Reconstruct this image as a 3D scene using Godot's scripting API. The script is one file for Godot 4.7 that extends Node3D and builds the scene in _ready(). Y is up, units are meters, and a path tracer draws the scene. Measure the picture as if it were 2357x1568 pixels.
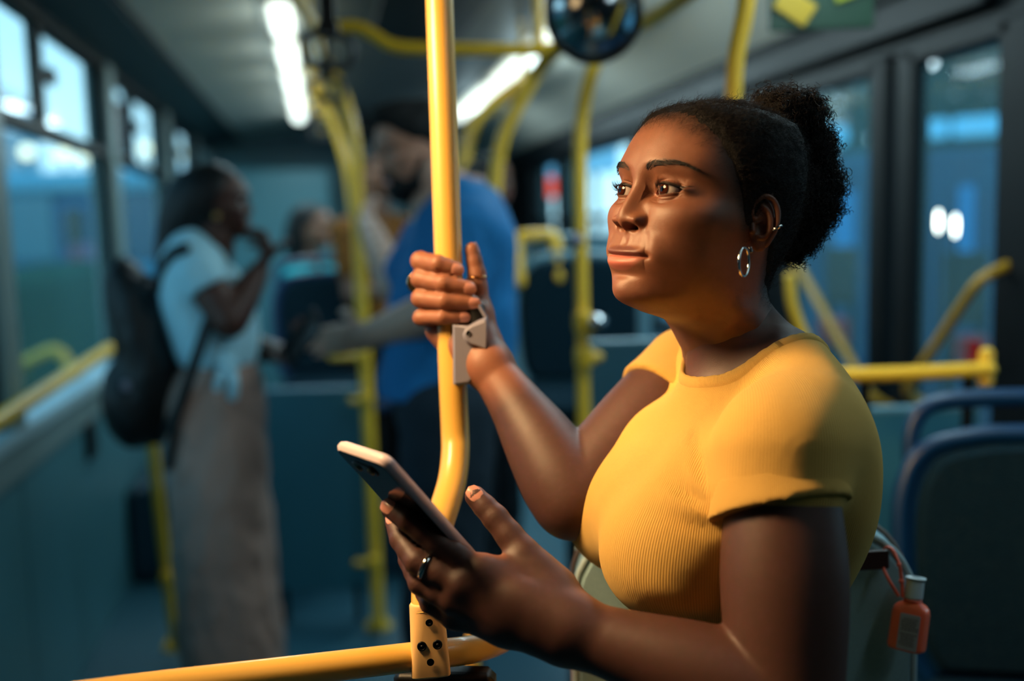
extends Node3D

const W := 2357.0
const H := 1568.0
const FPX := 2291.0
var cam_basis := Basis(Vector3.UP, deg_to_rad(-10.7)) * Basis(Vector3.RIGHT, deg_to_rad(-6.35)) * Basis(Vector3.BACK, deg_to_rad(-1.5))
var cam_pos := Vector3(0, 1.45, 0)
var rng := RandomNumberGenerator.new()
var M := {}

# ---------------------------------------------------------------- layout aids
func P(px: float, py: float, d: float) -> Vector3:
	return cam_pos + cam_basis * Vector3((px - W / 2) / FPX * d, -(py - H / 2) / FPX * d, -d)

func ray(px: float, py: float) -> Vector3:
	return cam_basis * Vector3((px - W / 2) / FPX, -(py - H / 2) / FPX, -1.0)

func at_x(px: float, py: float, x: float) -> Vector3:
	var r := ray(px, py)
	return cam_pos + r * (x / r.x)

func at_y(px: float, py: float, y: float) -> Vector3:
	var r := ray(px, py)
	return cam_pos + r * ((y - cam_pos.y) / r.y)

func at_z(px: float, py: float, z: float) -> Vector3:
	var r := ray(px, py)
	return cam_pos + r * (z / r.z)

# ---------------------------------------------------------------- mesh collecting
class MB:
	var v := PackedVector3Array()
	var n := PackedVector3Array()
	var uv := PackedVector2Array()
	var c := PackedColorArray()
	var ix := PackedInt32Array()
	var col := Color.WHITE

	func add(p: Vector3, nn: Vector3, u := Vector2.ZERO) -> int:
		v.append(p); n.append(nn); uv.append(u); c.append(col)
		return v.size() - 1

	func tri(a: int, b: int, d: int) -> void:
		var g := (v[d] - v[a]).cross(v[b] - v[a])
		if g.dot(n[a] + n[b] + n[d]) >= 0.0:
			ix.append(a); ix.append(b); ix.append(d)
		else:
			ix.append(a); ix.append(d); ix.append(b)

	func quad(a: int, b: int, d: int, e: int) -> void:
		tri(a, b, d)
		tri(a, d, e)

	func face(ps: Array, nn := Vector3.ZERO) -> MB:
		var g: Vector3 = nn if nn != Vector3.ZERO else (ps[1] - ps[0]).cross(ps[2] - ps[0]).normalized()
		var k := []
		for p in ps:
			k.append(add(p, g))
		for i in range(1, ps.size() - 1):
			tri(k[0], k[i], k[i + 1])
		return self

	func box(ctr: Vector3, size: Vector3, b := Basis(), bev := 0.004) -> MB:
		var h := size * 0.5
		bev = minf(bev, minf(h.x, minf(h.y, h.z)) * 0.95)
		var id := {}
		for ax in 3:
			for s in [-1, 1]:
				for s1 in [-1, 1]:
					for s2 in [-1, 1]:
						var q := Vector3.ZERO
						var sg := Vector3i.ZERO
						var a1 := (ax + 1) % 3
						var a2 := (ax + 2) % 3
						q[ax] = s * h[ax]; q[a1] = s1 * (h[a1] - bev); q[a2] = s2 * (h[a2] - bev)
						sg[ax] = s; sg[a1] = s1; sg[a2] = s2
						var nn := Vector3.ZERO
						nn[ax] = s
						var u1 := Vector2(q[a1], q[a2])
						id[[ax, sg]] = add(ctr + b * q, b * nn, u1)
		for ax in 3:
			var a1 := (ax + 1) % 3
			var a2 := (ax + 2) % 3
			for s in [-1, 1]:
				var k := []
				for w in [[-1, -1], [1, -1], [1, 1], [-1, 1]]:
					var sg := Vector3i.ZERO
					sg[ax] = s; sg[a1] = w[0]; sg[a2] = w[1]
					k.append(id[[ax, sg]])
				quad(k[0], k[1], k[2], k[3])
				for s1 in [-1, 1]:
					var p := Vector3i.ZERO
					var q := Vector3i.ZERO
					p[ax] = s; p[a1] = s1; p[a2] = -1
					q[ax] = s; q[a1] = s1; q[a2] = 1
					quad(id[[ax, p]], id[[a1, p]], id[[a1, q]], id[[ax, q]])
		for s in [-1, 1]:
			for s1 in [-1, 1]:
				for s2 in [-1, 1]:
					var sg := Vector3i(s, s1, s2)
					tri(id[[0, sg]], id[[1, sg]], id[[2, sg]])
		return self

	func bar(a: Vector3, b: Vector3, w: float, t: float, up := Vector3.UP, bev := 0.003) -> MB:
		var z := (b - a).normalized()
		var x := up.cross(z).normalized()
		var y := z.cross(x)
		return box((a + b) * 0.5, Vector3(w, t, a.distance_to(b)), Basis(x, y, z), bev)

	# rings of points -> skin; normals from neighbours
	func loft(rings: Array, closed := true, cap0 := false, cap1 := false, us := 1.0, vs := 1.0) -> MB:
		var m: int = rings[0].size()
		var start := v.size()
		var nr := rings.size()
		for r in nr:
			for j in m:
				var p: Vector3 = rings[r][j]
				var pj: Vector3 = rings[r][(j + 1) % m] if closed or j < m - 1 else p
				var pk: Vector3 = rings[r][(j - 1 + m) % m] if closed or j > 0 else p
				var pu: Vector3 = rings[mini(r + 1, nr - 1)][j]
				var pd: Vector3 = rings[maxi(r - 1, 0)][j]
				var nn := (pj - pk).cross(pu - pd)
				if nn.length_squared() < 1e-16:
					pu = rings[mini(r + 2, nr - 1)][j]
					pd = rings[maxi(r - 2, 0)][j]
					var ctr := Vector3.ZERO
					nn = (pj - pk).cross(pu - pd)
				add(p, nn.normalized(), Vector2(us * j / m, vs * r / (nr - 1)))
		var e := m if closed else m - 1
		for r in nr - 1:
			for j in e:
				var j2 := (j + 1) % m
				var a := start + r * m + j
				var b := start + r * m + j2
				quad(a, b, b + m, a + m)
		for w in 2:
			if (w == 0 and cap0) or (w == 1 and cap1):
				var rr: int = 0 if w == 0 else nr - 1
				var ctr := Vector3.ZERO
				for p in rings[rr]:
					ctr += p
				ctr /= m
				var other := Vector3.ZERO
				for p in rings[1 if w == 0 else nr - 2]:
					other += p
				other /= m
				var nn: Vector3 = (ctr - other).normalized()
				var k0 := add(ctr, nn)
				var f := v.size()
				for p in rings[rr]:
					add(p, nn)
				for j in e:
					tri(k0, f + j, f + (j + 1) % m)
		return self

	# tube along a path; rad is a number or an array
	func tube(path: Array, rad, sides := 12, cap := 1, us := 1.0) -> MB:
		var rings := []
		var np := path.size()
		var t0: Vector3 = (path[1] - path[0]).normalized()
		var x := (Vector3.UP if absf(t0.y) < 0.9 else Vector3.RIGHT).cross(t0).normalized()
		var len := 0.0
		for i in np:
			var t: Vector3 = (path[mini(i + 1, np - 1)] - path[maxi(i - 1, 0)]).normalized()
			x = (x - t * x.dot(t)).normalized()
			var y := t.cross(x)
			var r: float = rad[i] if rad is Array or rad is PackedFloat32Array else rad
			if cap == 2 and i == 0:
				for q in [[0.98, 0.2], [0.8, 0.6], [0.4, 0.92]]:
					rings.append(_ring(path[0] - t * r * q[0], x, y, r * q[1], sides))
			rings.append(_ring(path[i], x, y, r, sides))
			if cap == 2 and i == np - 1:
				for q in [[0.4, 0.92], [0.8, 0.6], [0.98, 0.2]]:
					rings.append(_ring(path[i] + t * r * q[0], x, y, r * q[1], sides))
		return loft(rings, true, cap > 0, cap > 0)

	func _ring(p: Vector3, x: Vector3, y: Vector3, r: float, sides: int) -> Array:
		var o := []
		for j in sides:
			var a := TAU * j / sides
			o.append(p + (x * cos(a) + y * sin(a)) * r)
		return o

	# profile of (radius, height) turned about an axis
	func lathe(prof: Array, at: Vector3, b := Basis(), sides := 24, sx := 1.0, sz := 1.0) -> MB:
		var rings := []
		for q in prof:
			var o := []
			for j in sides:
				var a := TAU * j / sides
				o.append(at + b * Vector3(cos(a) * q.x * sx, q.y, sin(a) * q.x * sz))
			rings.append(o)
		return loft(rings, true, true, true)

	func ball(ctr: Vector3, r: Vector3, b := Basis(), nu := 20, nv := 12) -> MB:
		var s := v.size()
		for i in nv + 1:
			var ph := PI * i / nv
			for j in nu + 1:
				var th := TAU * j / nu
				var q := Vector3(sin(ph) * cos(th), cos(ph), sin(ph) * sin(th))
				add(ctr + b * (q * r), (b * (q / r)).normalized(), Vector2(float(j) / nu, float(i) / nv))
		for i in nv:
			for j in nu:
				var a := s + i * (nu + 1) + j
				quad(a, a + 1, a + nu + 2, a + nu + 1)
		return self

	# flat outline in the plane (x, y) of b, pushed out by +-t/2 along z, edges rounded
	func plate(outline: Array, at: Vector3, b: Basis, t: float, bev := 0.002) -> MB:
		var rings := []
		var m := outline.size()
		var area := 0.0
		for j in m:
			area += outline[j].cross(outline[(j + 1) % m])
		var sg := 1.0 if area > 0 else -1.0
		var inn := []
		for j in m:
			var d1: Vector2 = (outline[j] - outline[(j - 1 + m) % m]).normalized()
			var d2: Vector2 = (outline[(j + 1) % m] - outline[j]).normalized()
			var nn := Vector2(-(d1.y + d2.y), d1.x + d2.x).normalized() * sg
			inn.append(outline[j] + nn * bev)
		for q in [[0, -t / 2], [1, -t / 2 + bev], [1, t / 2 - bev], [0, t / 2]]:
			var o := []
			for j in m:
				var p: Vector2 = outline[j] if q[0] == 1 else inn[j]
				o.append(at + b * Vector3(p.x, p.y, q[1]))
			rings.append(o)
		loft(rings, true)
		var pts := PackedVector2Array(inn)
		var tr := Geometry2D.triangulate_polygon(pts)
		for s in [-1.0, 1.0]:
			var f := v.size()
			for p in inn:
				add(at + b * Vector3(p.x, p.y, s * t / 2), b.z * s, p)
			for i in range(0, tr.size(), 3):
				tri(f + tr[i], f + tr[i + 1], f + tr[i + 2])
		return self

	# smooth the vertices once (Taubin, keeps volume)
	func relax() -> void:
		for f in [0.5, -0.52]:
			var s := PackedVector3Array()
			s.resize(v.size())
			var k := PackedInt32Array()
			k.resize(v.size())
			for i in range(0, ix.size(), 3):
				var a := ix[i]
				var b := ix[i + 1]
				var e := ix[i + 2]
				s[a] += v[b] + v[e]
				s[b] += v[a] + v[e]
				s[e] += v[a] + v[b]
				k[a] += 2
				k[b] += 2
				k[e] += 2
			for i in v.size():
				if k[i] > 0:
					v[i] = v[i].lerp(s[i] / k[i], f)

	func fix_normals() -> void:
		n.resize(v.size())
		n.fill(Vector3.ZERO)
		for i in range(0, ix.size(), 3):
			var a := ix[i]
			var b := ix[i + 1]
			var e := ix[i + 2]
			var g := (v[e] - v[a]).cross(v[b] - v[a])
			n[a] += g
			n[b] += g
			n[e] += g
		for i in n.size():
			n[i] = n[i].normalized()

	func mesh(m: Material) -> ArrayMesh:
		var am := ArrayMesh.new()
		put_in(am, m)
		return am

	func put_in(am: ArrayMesh, m: Material) -> void:
		var a := []
		a.resize(Mesh.ARRAY_MAX)
		a[Mesh.ARRAY_VERTEX] = v
		a[Mesh.ARRAY_NORMAL] = n
		a[Mesh.ARRAY_TEX_UV] = uv
		a[Mesh.ARRAY_COLOR] = c
		a[Mesh.ARRAY_INDEX] = ix
		am.add_surface_from_arrays(Mesh.PRIMITIVE_TRIANGLES, a)
		am.surface_set_material(am.get_surface_count() - 1, m)

# ---------------------------------------------------------------- naming things
var used := {}

func numbered(called: String) -> String:
	var k: int = used.get(called, 0)
	used[called] = k + 1
	return called if k == 0 else "%s_%03d" % [called, k]

func tag(o: Node, label: String, category: String, group := "", kind := "") -> Node:
	if label: o.set_meta("label", label)
	if category: o.set_meta("category", category)
	if group: o.set_meta("group", group)
	if kind: o.set_meta("kind", kind)
	return o

func thing(called: String, label: String, category: String, at := Vector3.ZERO, group := "") -> Node3D:
	var o := Node3D.new()
	o.name = numbered(called)
	add_child(o)
	o.position = at
	tag(o, label, category, group)
	return o

# a mesh in world coordinates as a part of parent (whose place is taken off)
func part(called: String, b: MB, m: Material, parent: Node3D) -> MeshInstance3D:
	return part_mesh(called, b.mesh(m), parent)

func part_mesh(called: String, am: Mesh, parent: Node3D) -> MeshInstance3D:
	var o := MeshInstance3D.new()
	o.name = called
	o.mesh = am
	parent.add_child(o, true)
	var up: Node = parent
	var off := Vector3.ZERO
	while up is Node3D and up != self:
		off += up.position
		up = up.get_parent()
	o.position = -off
	return o

func solo(called: String, b: MB, m: Material, label: String, category: String, group := "") -> MeshInstance3D:
	var o := MeshInstance3D.new()
	o.name = numbered(called)
	o.mesh = b.mesh(m)
	add_child(o)
	tag(o, label, category, group)
	return o

func struct(called: String, b: MB, m: Material, label: String, category := "") -> MeshInstance3D:
	var o := solo(called, b, m, label, category if category else called.get_slice("_", 0))
	o.set_meta("kind", "structure")
	return o

# ---------------------------------------------------------------- curves
func cr(p: Array, t: float):
	# Catmull-Rom through p, t in 0..p.size()-1; works for floats and vectors
	var k := p.size()
	var i := clampi(int(floor(t)), 0, k - 2)
	var f := t - i
	var b = p[i]
	var c = p[i + 1]
	var a = p[i - 1] if i > 0 else b * 2.0 - c
	var d = p[i + 2] if i + 2 < k else c * 2.0 - b
	return (b * 2.0 + (c - a) * f + (a * 2.0 - b * 5.0 + c * 4.0 - d) * f * f + (b * 3.0 - a - c * 3.0 + d) * f * f * f) * 0.5

func smooth(p: Array, per := 6) -> Array:
	var o := []
	for i in (p.size() - 1) * per + 1:
		o.append(cr(p, float(i) / per))
	return o

# polyline with rounded corners
func rounded(p: Array, r: float, n := 6) -> Array:
	var o := [p[0]]
	for i in range(1, p.size() - 1):
		var d0: Vector3 = p[i - 1] - p[i]
		var d1: Vector3 = p[i + 1] - p[i]
		var rr := minf(r, minf(d0.length(), d1.length()) * 0.49)
		var a: Vector3 = p[i] + d0.normalized() * rr
		var b: Vector3 = p[i] + d1.normalized() * rr
		for k in n + 1:
			var t := float(k) / n
			o.append(a.lerp(p[i], t).lerp((p[i] as Vector3).lerp(b, t), t))
	o.append(p[-1])
	return o

func lin(r: float, g: float, b: float) -> Color:
	return Color(r, g, b)

func mat(albedo: Color, rough := 0.6, metal := 0.0, spec := 0.5) -> StandardMaterial3D:
	var m := StandardMaterial3D.new()
	m.albedo_color = albedo
	m.roughness = rough
	m.metallic = metal
	m.metallic_specular = spec
	return m

func glow(c: Color, e: float) -> StandardMaterial3D:
	var m := mat(c, 0.5)
	m.emission_enabled = true
	m.emission = c
	m.emission_energy_multiplier = e
	return m

func noise_tex(seed_: int, freq: float, size := 256, ramp := [], as_normal := false, bump := 4.0) -> NoiseTexture2D:
	var nz := FastNoiseLite.new()
	nz.seed = seed_
	nz.frequency = freq
	nz.fractal_octaves = 4
	var t := NoiseTexture2D.new()
	t.noise = nz
	t.width = size
	t.height = size
	t.seamless = true
	t.as_normal_map = as_normal
	t.bump_strength = bump
	if ramp.size():
		var g := Gradient.new()
		g.offsets = PackedFloat32Array([0.0, 1.0])
		g.colors = PackedColorArray([ramp[0], ramp[1]])
		t.color_ramp = g
	return t

# ---------------------------------------------------------------- distance fields
class SDF:
	var o: Vector3
	var h: float
	var nx: int
	var ny: int
	var nz: int
	var d := PackedFloat32Array()
	const FAR := 9.0

	func _init(lo: Vector3, hi: Vector3, cell: float) -> void:
		o = lo
		h = cell
		nx = int(ceil((hi.x - lo.x) / cell)) + 1
		ny = int(ceil((hi.y - lo.y) / cell)) + 1
		nz = int(ceil((hi.z - lo.z) / cell)) + 1
		d.resize(nx * ny * nz)
		d.fill(FAR)

	# tapered capsule; k = smooth blend; cut = -1 takes away
	func cap(a: Vector3, b: Vector3, ra: float, rb: float, k := 0.004, cut := false) -> void:
		var m := maxf(ra, rb) + k + 2.5 * h
		var lo := (a.min(b) - Vector3.ONE * m - o) / h
		var hi := (a.max(b) + Vector3.ONE * m - o) / h
		var x0 := maxi(0, int(lo.x)); var x1 := mini(nx - 1, int(hi.x) + 1)
		var y0 := maxi(0, int(lo.y)); var y1 := mini(ny - 1, int(hi.y) + 1)
		var z0 := maxi(0, int(lo.z)); var z1 := mini(nz - 1, int(hi.z) + 1)
		var ab := b - a
		var l2 := ab.dot(ab)
		var il := 1.0 / l2 if l2 > 1e-12 else 0.0
		var dr := rb - ra
		for z in range(z0, z1 + 1):
			for y in range(y0, y1 + 1):
				var i := (z * ny + y) * nx + x0
				var p := o + Vector3(x0, y, z) * h - a
				for x in range(x0, x1 + 1):
					var t := clampf(p.dot(ab) * il, 0.0, 1.0)
					var s := (p - ab * t).length() - (ra + dr * t)
					var q := d[i]
					if cut:
						s = -s
						if s > q - k:
							var e := maxf(k - absf(q - s), 0.0)
							d[i] = maxf(q, s) + e * e / k * 0.25
					elif s < q + k:
						var e := maxf(k - absf(q - s), 0.0)
						d[i] = minf(q, s) - e * e / k * 0.25
					i += 1
					p.x += h

	# chain of capsules through points with radii, smoothed by Catmull-Rom beforehand
	func chain(ps: Array, rs: Array, k := 0.004) -> void:
		for i in ps.size() - 1:
			cap(ps[i], ps[i + 1], rs[i], rs[i + 1], k)

	func ell(c: Vector3, b: Basis, r: Vector3, k := 0.01, cut := false) -> void:
		var mr := maxf(r.x, maxf(r.y, r.z)) + k + 2.5 * h
		var ext := Vector3(absf(b.x.x) * r.x + absf(b.y.x) * r.y + absf(b.z.x) * r.z, absf(b.x.y) * r.x + absf(b.y.y) * r.y + absf(b.z.y) * r.z, absf(b.x.z) * r.x + absf(b.y.z) * r.y + absf(b.z.z) * r.z) + Vector3.ONE * (k + 2.5 * h)
		var lo := (c - ext - o) / h
		var hi := (c + ext - o) / h
		var x0 := maxi(0, int(lo.x)); var x1 := mini(nx - 1, int(hi.x) + 1)
		var y0 := maxi(0, int(lo.y)); var y1 := mini(ny - 1, int(hi.y) + 1)
		var z0 := maxi(0, int(lo.z)); var z1 := mini(nz - 1, int(hi.z) + 1)
		var bt := b.transposed()
		var ir := Vector3.ONE / r
		var st := bt.x * h
		for z in range(z0, z1 + 1):
			for y in range(y0, y1 + 1):
				var i := (z * ny + y) * nx + x0
				var p := bt * (o + Vector3(x0, y, z) * h - c)
				for x in range(x0, x1 + 1):
					var e1 := p * ir
					var k0 := e1.length()
					var k1 := (e1 * ir).length()
					var s := k0 * (k0 - 1.0) / maxf(k1, 1e-6)
					if k0 < 0.05:
						s = -minf(r.x, minf(r.y, r.z))
					var q := d[i]
					if cut:
						s = -s
						if s > q - k:
							var e := maxf(k - absf(q - s), 0.0)
							d[i] = maxf(q, s) + e * e / k * 0.25
					elif s < q + k:
						var e := maxf(k - absf(q - s), 0.0)
						d[i] = minf(q, s) - e * e / k * 0.25
					i += 1
					p += st

	# keep what lies on the side of the plane that nn points away from
	func slice(at: Vector3, nn: Vector3, k := 0.002) -> void:
		for z in nz:
			for y in ny:
				var i := (z * ny + y) * nx
				var s := (o + Vector3(0, y, z) * h - at).dot(nn)
				var st := nn.x * h
				for x in nx:
					var q := d[i]
					if s > q - k and q < FAR:
						var e := maxf(k - absf(q - s), 0.0)
						d[i] = maxf(q, s) + e * e / k * 0.25
					i += 1
					s += st

	func at(p: Vector3) -> float:
		var g := (p - o) / h
		var x := clampi(int(g.x), 0, nx - 2)
		var y := clampi(int(g.y), 0, ny - 2)
		var z := clampi(int(g.z), 0, nz - 2)
		var f := g - Vector3(x, y, z)
		var i := (z * ny + y) * nx + x
		var sy := nx
		var sz := nx * ny
		var a := lerpf(lerpf(d[i], d[i + 1], f.x), lerpf(d[i + sy], d[i + sy + 1], f.x), f.y)
		var b := lerpf(lerpf(d[i + sz], d[i + sz + 1], f.x), lerpf(d[i + sz + sy], d[i + sz + sy + 1], f.x), f.y)
		return lerpf(a, b, f.z)

	# surface nets -> MB; relax = smoothing passes
	func net(relax := 1) -> MB:
		var mb := MB.new()
		var id := PackedInt32Array()
		id.resize(nx * ny * nz)
		id.fill(-1)
		var sy := nx
		var sz := nx * ny
		var vs := PackedVector3Array()
		var cells := PackedInt32Array()
		var off := PackedInt32Array([0, 1, sy, sy + 1, sz, sz + 1, sz + sy, sz + sy + 1])
		var cx := PackedVector3Array([Vector3(0, 0, 0), Vector3(1, 0, 0), Vector3(0, 1, 0), Vector3(1, 1, 0), Vector3(0, 0, 1), Vector3(1, 0, 1), Vector3(0, 1, 1), Vector3(1, 1, 1)])
		var ea := PackedInt32Array([0, 2, 4, 6, 0, 1, 4, 5, 0, 1, 2, 3])
		var eb := PackedInt32Array([1, 3, 5, 7, 2, 3, 6, 7, 4, 5, 6, 7])
		for z in nz - 1:
			for y in ny - 1:
				var i := (z * ny + y) * nx
				for x in nx - 1:
					var a := d[i]
					if a < 3.0 * h and a > -3.0 * h:
						var n0 := 0
						for k in 8:
							if d[i + off[k]] < 0.0:
								n0 += 1
						if n0 > 0 and n0 < 8:
							var s := Vector3.ZERO
							var cnt := 0
							for e in 12:
								var da := d[i + off[ea[e]]]
								var db := d[i + off[eb[e]]]
								if (da < 0.0) != (db < 0.0):
									s += cx[ea[e]].lerp(cx[eb[e]], da / (da - db))
									cnt += 1
							id[i] = vs.size()
							vs.append(o + (Vector3(x, y, z) + s / cnt) * h)
							cells.append(i)
					i += 1
		var ix := PackedInt32Array()
		for q in cells.size():
			var i := cells[q]
			var x := i % nx
			var y := (i / nx) % ny
			var z := i / sz
			var a := d[i] < 0.0
			if y > 0 and z > 0 and a != (d[i + 1] < 0.0):
				_q(ix, id[i], id[i - sy], id[i - sy - sz], id[i - sz], a)
			if x > 0 and z > 0 and a != (d[i + sy] < 0.0):
				_q(ix, id[i], id[i - sz], id[i - sz - 1], id[i - 1], a)
			if x > 0 and y > 0 and a != (d[i + sz] < 0.0):
				_q(ix, id[i], id[i - 1], id[i - 1 - sy], id[i - sy], a)
		mb.v = vs
		mb.ix = ix
		for r in relax:
			mb.relax()
		mb.fix_normals()
		mb.uv.resize(vs.size())
		mb.c.resize(vs.size())
		mb.c.fill(Color.WHITE)
		return mb

	func _q(ix: PackedInt32Array, a: int, b: int, c: int, e: int, inside: bool) -> void:
		if a < 0 or b < 0 or c < 0 or e < 0:
			return
		if inside:
			ix.append_array(PackedInt32Array([a, c, b, a, e, c]))
		else:
			ix.append_array(PackedInt32Array([a, b, c, a, c, e]))

func _ready() -> void:
	rng.seed = 7
	# ---- camera
	var cam := Camera3D.new()
	cam.name = "camera"
	cam.position = cam_pos
	cam.basis = cam_basis
	cam.fov = rad_to_deg(2.0 * atan(H / 2 / FPX))
	cam.near = 0.02
	cam.far = 300.0
	var ca := CameraAttributesPhysical.new()
	ca.frustum_focal_length = 35.0
	ca.exposure_aperture = 1.7
	ca.frustum_focus_distance = 0.93
	ca.frustum_near = 0.02
	ca.frustum_far = 300.0
	cam.attributes = ca
	cam.fov = rad_to_deg(2.0 * atan(H / 2 / FPX))
	add_child(cam)
	cam.current = true
	# ---- sky: a blue evening
	var env := Environment.new()
	env.background_mode = Environment.BG_SKY
	var sm := ProceduralSkyMaterial.new()
	sm.sky_top_color = Color(0.16, 0.48, 0.62)
	sm.sky_horizon_color = Color(0.62, 0.8, 0.86)
	sm.sky_curve = 0.25
	sm.ground_bottom_color = Color(0.02, 0.07, 0.09)
	sm.ground_horizon_color = Color(0.1, 0.22, 0.27)
	sm.sky_energy_multiplier = 1.55
	var sky := Sky.new()
	sky.sky_material = sm
	env.sky = sky
	env.tonemap_mode = Environment.TONE_MAPPER_LINEAR
	env.tonemap_exposure = 1.12
	env.sdfgi_enabled = true
	env.ssao_enabled = true
	env.ssil_enabled = true
	var we := WorldEnvironment.new()
	we.name = "world_environment"
	we.environment = env
	add_child(we)
	# ---- an added warm key lamp out of view, and the ceiling strips' own light
	var key_at := Vector3(-0.6, 2.03, -0.92)
	added_spot("added_key_lamp", key_at, P(1430, 840, 0.98) - key_at, 0.22, Color(1.0, 0.82, 0.58), 4.9)
	materials()
	build_shell()
	build_lights()
	build_outside()
	build_poles()
	build_fittings()
	build_seats()
	build_woman()
	build_props()
	build_passengers()

# an added, unseen round spot lamp with its light just before the face
func added_spot(called: String, at: Vector3, towards: Vector3, r: float, c: Color, e: float) -> void:
	var z := -towards.normalized()
	var b := frame(z, 0.0)
	var y := Basis(b.x, b.z, -b.y)
	var t := thing(called, "added warm spot lamp out of view, lighting the woman from the upper left", "lamp", at)
	part("housing", MB.new().lathe([Vector2(0, 0.1), Vector2(r * 0.7, 0.1), Vector2(r * 1.1, 0.03), Vector2(r * 1.12, 0.004), Vector2(r * 1.02, 0.004)], at, y, 32), mat(Color(0.2, 0.2, 0.2)), t)
	part("lamp_diffuser", MB.new().lathe([Vector2(0, 0.012), Vector2(r, 0.012), Vector2(r, 0.004), Vector2(0, 0.002)], at, y, 32), glow(c, 1.5), t)
	part("stem", MB.new().tube([at + z * 0.09, Vector3(at.x, 2.27, at.z)], 0.012, 8), mat(Color(0.2, 0.2, 0.2)), t)
	var l := SpotLight3D.new()
	l.name = "light"
	l.light_size = r
	l.light_color = c
	l.light_energy = e
	l.spot_angle = 42.0
	l.spot_angle_attenuation = 0.7
	l.spot_range = 20.0
	l.spot_attenuation = 2.0
	l.shadow_enabled = true
	t.add_child(l)
	l.position = -z * 0.005
	l.basis = b

func materials() -> void:
	M.panel = mat(Color(0.24, 0.44, 0.48), 0.45)
	M.panel_dark = mat(Color(0.05, 0.19, 0.25), 0.5)
	M.ceil = mat(Color(0.78, 0.76, 0.71), 0.5)
	M.ceil_dark = mat(Color(0.28, 0.3, 0.3), 0.6)
	M.cove = mat(Color(0.08, 0.16, 0.16), 0.5)
	M.frame = mat(Color(0.02, 0.04, 0.055), 0.5, 0.0, 0.3)
	M.pillar = mat(Color(0.42, 0.5, 0.5), 0.45)
	M.floor = mat(Color(0.2, 0.28, 0.3), 0.45)
	var ft := noise_tex(3, 0.3, 256, [Color(0.1, 0.26, 0.32), Color(0.2, 0.38, 0.43)])
	M.floor.albedo_color = Color.WHITE
	M.floor.albedo_texture = ft
	M.floor.uv1_triplanar = true
	M.floor.uv1_world_triplanar = true
	M.floor.uv1_scale = Vector3.ONE * 3.0
	M.ledge = mat(Color(0.62, 0.72, 0.75), 0.35)
	M.yellow = mat(Color(0.88, 0.68, 0.3), 0.42)
	M.yellow.clearcoat_enabled = true
	M.yellow.clearcoat = 0.4
	M.yellow.clearcoat_roughness = 0.15
	M.yellow2 = mat(Color(0.92, 0.72, 0.17), 0.38)
	M.mustard = mat(Color(0.66, 0.5, 0.1), 0.4)
	M.clamp = mat(Color(0.98, 0.79, 0.52), 0.5)
	M.black = mat(Color(0.02, 0.022, 0.025), 0.45)
	M.screw = mat(Color(0.05, 0.06, 0.07), 0.4, 0.6)
	M.grey = mat(Color(0.48, 0.47, 0.53), 0.42)
	M.glass = mat(Color(0.55, 0.8, 0.85, 0.08), 0.03, 0.0, 0.22)
	M.glass.transparency = BaseMaterial3D.TRANSPARENCY_ALPHA
	M.gold_dull = mat(Color(0.7, 0.55, 0.35), 0.3, 1.0)
	M.chrome = mat(Color(0.8, 0.82, 0.84), 0.12, 1.0)
	M.rim = mat(Color(0.01, 0.19, 0.34), 0.4)
	M.rim_light = mat(Color(0.38, 0.54, 0.6), 0.4)
	M.seat = mat(Color.WHITE, 0.95, 0.0, 0.15)
	var im := Image.create(128, 128, false, Image.FORMAT_RGB8)
	rng.seed = 11
	for y in 128:
		for x in 128:
			var w := 0.5 + 0.5 * sin(x * TAU / 8.0) * sin(y * TAU / 8.0)
			var k := (0.55 + 0.45 * rng.randf()) * (0.5 + 0.5 * w)
			var c := Color(0.008, 0.028, 0.045) * k
			if (x / 5 + y / 3) % 3 == 0 and rng.randf() < 0.4:
				c = Color(0.015, 0.045, 0.06)
			if rng.randf() < 0.02:
				c = Color(0.08, 0.085, 0.075)
			im.set_pixel(x, y, c.linear_to_srgb())
	M.seat.albedo_texture = ImageTexture.create_from_image(im)
	M.seat.uv1_triplanar = true
	M.seat.uv1_scale = Vector3.ONE * 7.0

func strip_light(called: String, label: String, x: float, z0: float, z1: float, tilt: float) -> void:
	var c := Vector3(x, 2.292, (z0 + z1) / 2)
	var t := thing(called, label, "ceiling light", c, "fluorescent ceiling strips of the bus")
	var L := absf(z1 - z0)
	part("tray", MB.new().box(c + Vector3(0, 0.006, 0), Vector3(0.15, 0.03, L), Basis(), 0.006), M.ceil, t)
	var prof := []
	var mb := MB.new()
	for q in [Vector3(0, -0.03, -L / 2 + 0.03), Vector3(0, -0.03, L / 2 - 0.03)]:
		var r := []
		for k in 16:
			var a := TAU * k / 16
			r.append(c + q + Vector3(cos(a) * 0.042, sin(a) * 0.03, 0))
		prof.append(r)
	mb.loft(prof, true, true, true)
	part("light_diffuser", mb, M.tube_glow, t)
	var l := AreaLight3D.new()
	l.name = "light"
	l.area_size = Vector2(0.1, L - 0.08)
	l.light_color = strip_color
	l.light_energy = strip_power * L * (0.15 if z0 > 0.0 else 0.9 if z0 > -2.6 else 1.0)
	l.area_range = 20.0
	l.shadow_enabled = true
	t.add_child(l)
	l.position = Vector3(0, -0.07, 0)
	l.basis = Basis(Vector3.RIGHT, -PI / 2)
	for e in [0.0]:
		var o := OmniLight3D.new()
		o.name = "side_light"
		o.light_color = strip_color
		o.light_energy = 2.0 * strip_side * L * (0.15 if z0 > 0.0 else 0.9 if z0 > -2.6 else 1.0)
		o.light_size = 0.06
		o.omni_range = 20.0
		o.omni_attenuation = 2.0
		o.shadow_enabled = true
		t.add_child(o, true)
		o.position = Vector3(0, -0.16, e * L)

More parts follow.
